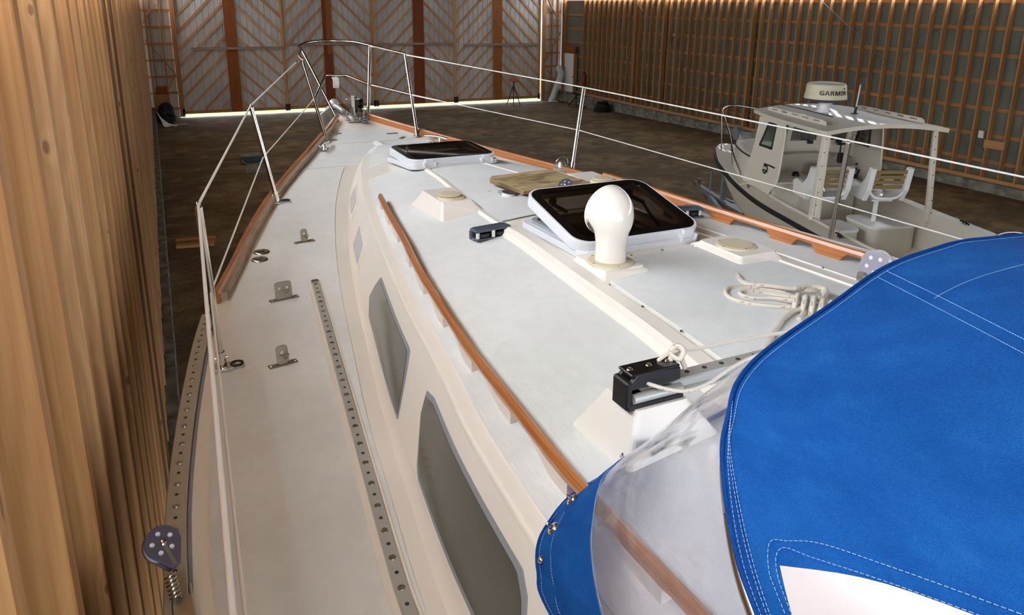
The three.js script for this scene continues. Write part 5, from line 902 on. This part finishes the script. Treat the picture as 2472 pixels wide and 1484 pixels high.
  const ob = P('outboard_cowl', at(new THREE.SphereGeometry(0.32, 24, 16).scale(0.8, 0.9, 1.2), 0.1, 1.55, -(6.75 - V0)), M.blackGloss, 'black outboard engine cowl'); part(ob, 'outboard_leg', at(cbox(0.18, 1.2, 0.3, 0.03), 0.1, 0.85, -(6.7 - V0)), M.black);

  // trailer
  const tr = thing('boat_trailer', 'galvanised trailer under the fishing launch', 'trailer', pos, -PS);
  const T = (n, g, m = M.galv, l) => part(tr, n, g, m, l);
  for (const s of [-1, 1]) { T('side_beam', beam(L(s * 0.55, 6.9, 0.42), L(s * 0.50, 12.2, 0.42), 0.08, 0.12, 0.008)); T('side_beam', beam(L(s * 0.50, 12.2, 0.42), L(s * 0.05, 14.0, 0.45), 0.08, 0.12, 0.008)); T('bunk', beam(L(s * 0.35, 7.2, 0.56), L(s * 0.33, 11.8, 0.52), 0.09, 0.09, 0.008), M.greyTeak);
    const wh = T('wheel', cyl(L(s * 0.98, 8.6, 0.33), L(s * 1.16, 8.6, 0.33), 0.33, 0.33, 32), M.rubber); part(wh, 'rim', cyl(L(s * 0.97, 8.6, 0.33), L(s * 1.17, 8.6, 0.33), 0.19, 0.19, 24), M.galv); }
  T('axle', cyl(L(-1.0, 8.6, 0.33), L(1.0, 8.6, 0.33), 0.035));
  T('cross_member', beam(L(-0.52, 10.5, 0.40), L(0.52, 10.5, 0.40), 0.1, 0.08, 0.006)); T('cross_member', beam(L(-0.52, 7.3, 0.40), L(0.52, 7.3, 0.40), 0.1, 0.08, 0.006));
  T('tongue', beam(L(0, 13.2, 0.46), L(0, 14.75, 0.52), 0.1, 0.1, 0.008)); T('coupler', merge([at(cbox(0.12, 0.1, 0.2, 0.02), 0, 0.56, -(14.75 - V0)), at(cbox(0.05, 0.1, 0.14, 0.01), 0, 0.64, -(14.68 - V0))]), M.wornSteel); T('tongue_jack', merge([cyl(L(0.09, 14.3, 0.05), L(0.09, 14.3, 0.92), 0.03), cyl(L(0.09, 14.3, 0.0), L(0.09, 14.3, 0.05), 0.07), tube([L(0.09, 14.3, 0.92), L(0.18, 14.3, 0.93), L(0.2, 14.3, 0.85)], 0.01)]));
  T('winch_post', merge([beam(L(0, 13.55, 0.48), L(0, 13.55, 1.25), 0.09, 0.09, 0.008, V(0, 0, 1)), at(cbox(0.16, 0.14, 0.18, 0.02), 0, 1.2, -(13.62 - V0))]));
  T('cable', tube([L(0.06, 14.7, 0.5), L(0.1, 14.45, 0.3), L(0.08, 14.2, 0.42), L(0.06, 13.9, 0.52)], 0.008), M.rubber);
  T('leaf_guard', at(cbox(0.5, 0.03, 0.7, 0.01), 0.15, 0.5, -(12.9 - V0)), M.galv);
}

// ---------------------------------------------------------------- things on the barn floor
function jackStand(name, label, x, z, h, topMat) {
  const o = thing(name, label, 'jack stand', [x, floorY(z), z], 0.4);
  for (const a of [0.3, 2.4, 4.5]) part(o, 'leg', cyl(V(Math.cos(a) * 0.36, 0, Math.sin(a) * 0.36), V(0.02 * Math.cos(a), h * 0.78, 0.02 * Math.sin(a)), 0.018, 0.02, 8), M.black);
  part(o, 'post', cyl(V(0, h * 0.5, 0), V(0, h - 0.03, 0), 0.025), M.black);
  for (const a of [0.3, 2.4, 4.5]) { const b = a + 2.1; part(o, 'brace', cyl(V(Math.cos(a) * 0.2, h * 0.34, Math.sin(a) * 0.2), V(Math.cos(b) * 0.2, h * 0.34, Math.sin(b) * 0.2), 0.01, 0.01, 6), M.black); }
  part(o, 'pad', at(cbox(0.32, 0.05, 0.28, 0.008), 0, h, 0, 0.3), topMat);
}
jackStand('jack_stand', 'black tripod jack stand with a red pad before the doors', 14.5, -31.45, 1.13, M.red);
jackStand('jack_stand', 'dark jack stand in the far corner by the side door', 17.0, -30.2, 0.55, M.black);
{
  const o = thing('rolled_tarp', 'tall bent roll of white sheeting in the far right corner', 'tarp', [16.85, floorY(-32.3), -32.3]);
  part(o, 'roll', tube([V(0, 0.03, 0), V(0.12, 0.35, 0.02), V(0.28, 0.8, 0.05), V(0.40, 1.1, 0.06), V(0.44, 1.35, 0.04), V(0.36, 1.55, 0)], 0.15, { seg: 40, rad: 16 }), phy({ color: 0xd4d4d0, roughness: 0.5, bumpMap: vinylBump, bumpScale: 0.06 }));
  part(o, 'fold', sheet((a, b) => V(-0.14 + 0.34 * a - 0.0 + 0.05 * b, 0.02 + 0.06 * fbm(a, b, 4, 4, 33, 3) * (1 - b), 0.02 + 0.28 * b), 12, 10, { t: 0.004 }), M.whitePlastic);
}
const plank = (label, x, z, len, turn, w = 0.14, h = 0.04, mat = framing[0], dy = 0) => single('plank', label, 'plank', at(cbox(w, h, len, 0.003, x, z), x, floorY(z) + h / 2 + 0.012 + dy, z, 0, turn), mat);
plank('long grey plank lying before the middle doors', 10.1, -31.7, 2.6, 1.75, 0.16, 0.05, M.greyTeak);
plank('shorter brown plank just right of the long grey plank', 11.2, -31.2, 1.8, 1.5);
plank('thin board lying before the rightmost door', 12.2, -29.8, 1.7, 1.35, 0.12, 0.03, M.greyTeak);
plank('short timber offcut by the concrete sill, nearer the boat', 0.33, -14.0, 0.62, 1.45, 0.16, 0.06, framing[2]);
plank('short timber offcut by the concrete sill, further away', 0.35, -14.3, 0.66, 1.5, 0.16, 0.06, framing[2]);
{
  const o = thing('utility_box', 'pale lidded box with a rope loop on the floor left of the bow', 'box', [2.12, floorY(-21.6), -21.6], 0.05); o.scale.setScalar(0.64);
  part(o, 'lid', at(cbox(0.86, 0.05, 0.72, 0.02), 0, 0.36, 0), M.concrete); part(o, 'body', at(cbox(0.78, 0.32, 0.64, 0.02), 0, 0.17, 0), M.slate);
  part(o, 'rope_loop', tube([V(-0.4, 0.2, 0.3), V(-0.3, 0.08, 0.42), V(0, 0.05, 0.47), V(0.3, 0.08, 0.42), V(0.42, 0.2, 0.3)], 0.015), M.rope);
  const p = thing('concrete_block', 'grey concrete block on the floor nearer than the lidded box', 'block', [2.1, floorY(-20.2), -20.2], 0.05); p.scale.setScalar(0.62);
  part(p, 'block', at(extr([[-0.42, 0], [0.42, 0], [0.42, 0.24], [-0.42, 0.24]], 0.28, 0.008, [[[-0.3, 0.06], [-0.05, 0.06], [-0.05, 0.18], [-0.3, 0.18]], [[0.05, 0.06], [0.3, 0.06], [0.3, 0.18], [0.05, 0.18]]].map((h) => h.reverse())).rotateX(-Math.PI / 2), 0, 0, 0.1), M.concrete);
}
{
  const y = floorY(-31.5);
  const o = thing('refuse_bag', 'black bag slumped in the far left corner', 'bag', [0.22, y, -31.3]); o.scale.setScalar(0.78);
  part(o, 'bag', (() => { const g = new THREE.SphereGeometry(0.5, 40, 30).scale(0.8, 1.0, 0.72), p = g.attributes.position; for (let i = 0; i < p.count; i++) { const k = 0.82 + 0.45 * fbm(Math.atan2(p.getZ(i), p.getX(i)) / 6.2832 + 0.5, p.getY(i) + 0.5, 6, 5, 91, 3); p.setXYZ(i, p.getX(i) * k, Math.max(-0.42, p.getY(i) * k * (1 + 0.25 * p.getX(i))), p.getZ(i) * k); } g.computeVertexNormals(); return at(g, 0, 0.42, 0); })(), std({ color: 0x15140f, roughness: 0.6, bumpMap: vinylBump, bumpScale: 0.08 }));
  part(o, 'tied_neck', at(lathe([[0.12, 0], [0.06, 0.05], [0.08, 0.09], [0.02, 0.12]], 12), 0.05, 0.82, 0, 0.2, 0, -0.5), M.black);
  const b = thing('cardboard_box', 'small cardboard carton on a shelf of crates in the far left corner', 'box', [0.17, y, -32.2]);
  part(b, 'crate', at(cbox(0.5, 1.0, 0.5, 0.01), 0, 0.5, 0), framing[1]); part(b, 'carton', at(cbox(0.4, 0.28, 0.35, 0.01), 0, 1.14, 0), boardOrange[0]); part(b, 'lid_flap', at(cbox(0.38, 0.01, 0.16, 0.002), 0, 1.285, 0.12, 0.12), boardOrange[2]);
  const s = thing('white_rag', 'crumpled white sheet at the foot of the left wall', 'cloth', [0.24, y, -30.4]);
  part(s, 'sheet', sheet((a, b) => V(-0.15 + 0.5 * a - 0.18 * b, 0.02 + 0.5 * b * (1 - a) ** 2 + 0.08 * fbm(a, b, 4, 4, 37, 3), 0.3 - 0.5 * b), 16, 16, { t: 0.006 }), M.whitePlastic);
  part(s, 'corner', sheet((a, b) => V(0.25 + 0.4 * a, 0.02 + 0.1 * fbm(a, b, 3, 3, 39, 3), 0.1 - 0.3 * b), 10, 10, { t: 0.006 }), M.boatGrey);
}
{
  const o = thing('fire_extinguisher', 'red fire extinguisher hung on the right wall near the corner', 'extinguisher', [17.5, 0.65, -30.4]);
  part(o, 'cylinder', lathe([[0, 0], [0.085, 0.01], [0.09, 0.05], [0.09, 0.42], [0.06, 0.5], [0.02, 0.53]], 20), std({ color: 0x8c2418, roughness: 0.4 }));
  part(o, 'valve', merge([at(cbox(0.05, 0.08, 0.05, 0.01), 0, 0.56, 0), at(cbox(0.03, 0.03, 0.16, 0.008), 0, 0.61, -0.03)]), M.black); part(o, 'hose', tube([V(0, 0.56, 0.03), V(-0.03, 0.5, 0.12), V(-0.02, 0.3, 0.12)], 0.012), M.black); part(o, 'mounting_hook', at(cbox(0.06, 0.3, 0.04, 0.004), 0.085, 0.4, 0), M.galv);
  const b = thing('curb_stone', 'pale concrete offcut at the foot of the right wall', 'stone', [17.3, floorY(-30.6), -29.2], 0.2);
  part(b, 'stone', at(cbox(0.35, 0.18, 0.5, 0.02), 0, 0.09, 0), M.concrete);
  const d = thing('cable_heap', 'dark heap of old line at the foot of the right wall', 'heap', [17.0, floorY(-28), -27.9]);
  for (let k = 0; k < 5; k++) part(d, 'loop', at(new THREE.TorusGeometry(0.34 - k * 0.035, 0.05, 8, 28), rr(-0.04, 0.04), 0.05 + k * 0.085, rr(-0.05, 0.05), Math.PI / 2 + rr(-0.1, 0.1)), M.black);
}

scene.traverse((o) => { if (o.isMesh) { o.castShadow = true; o.receiveShadow = true; } });
renderer.render(scene, camera);
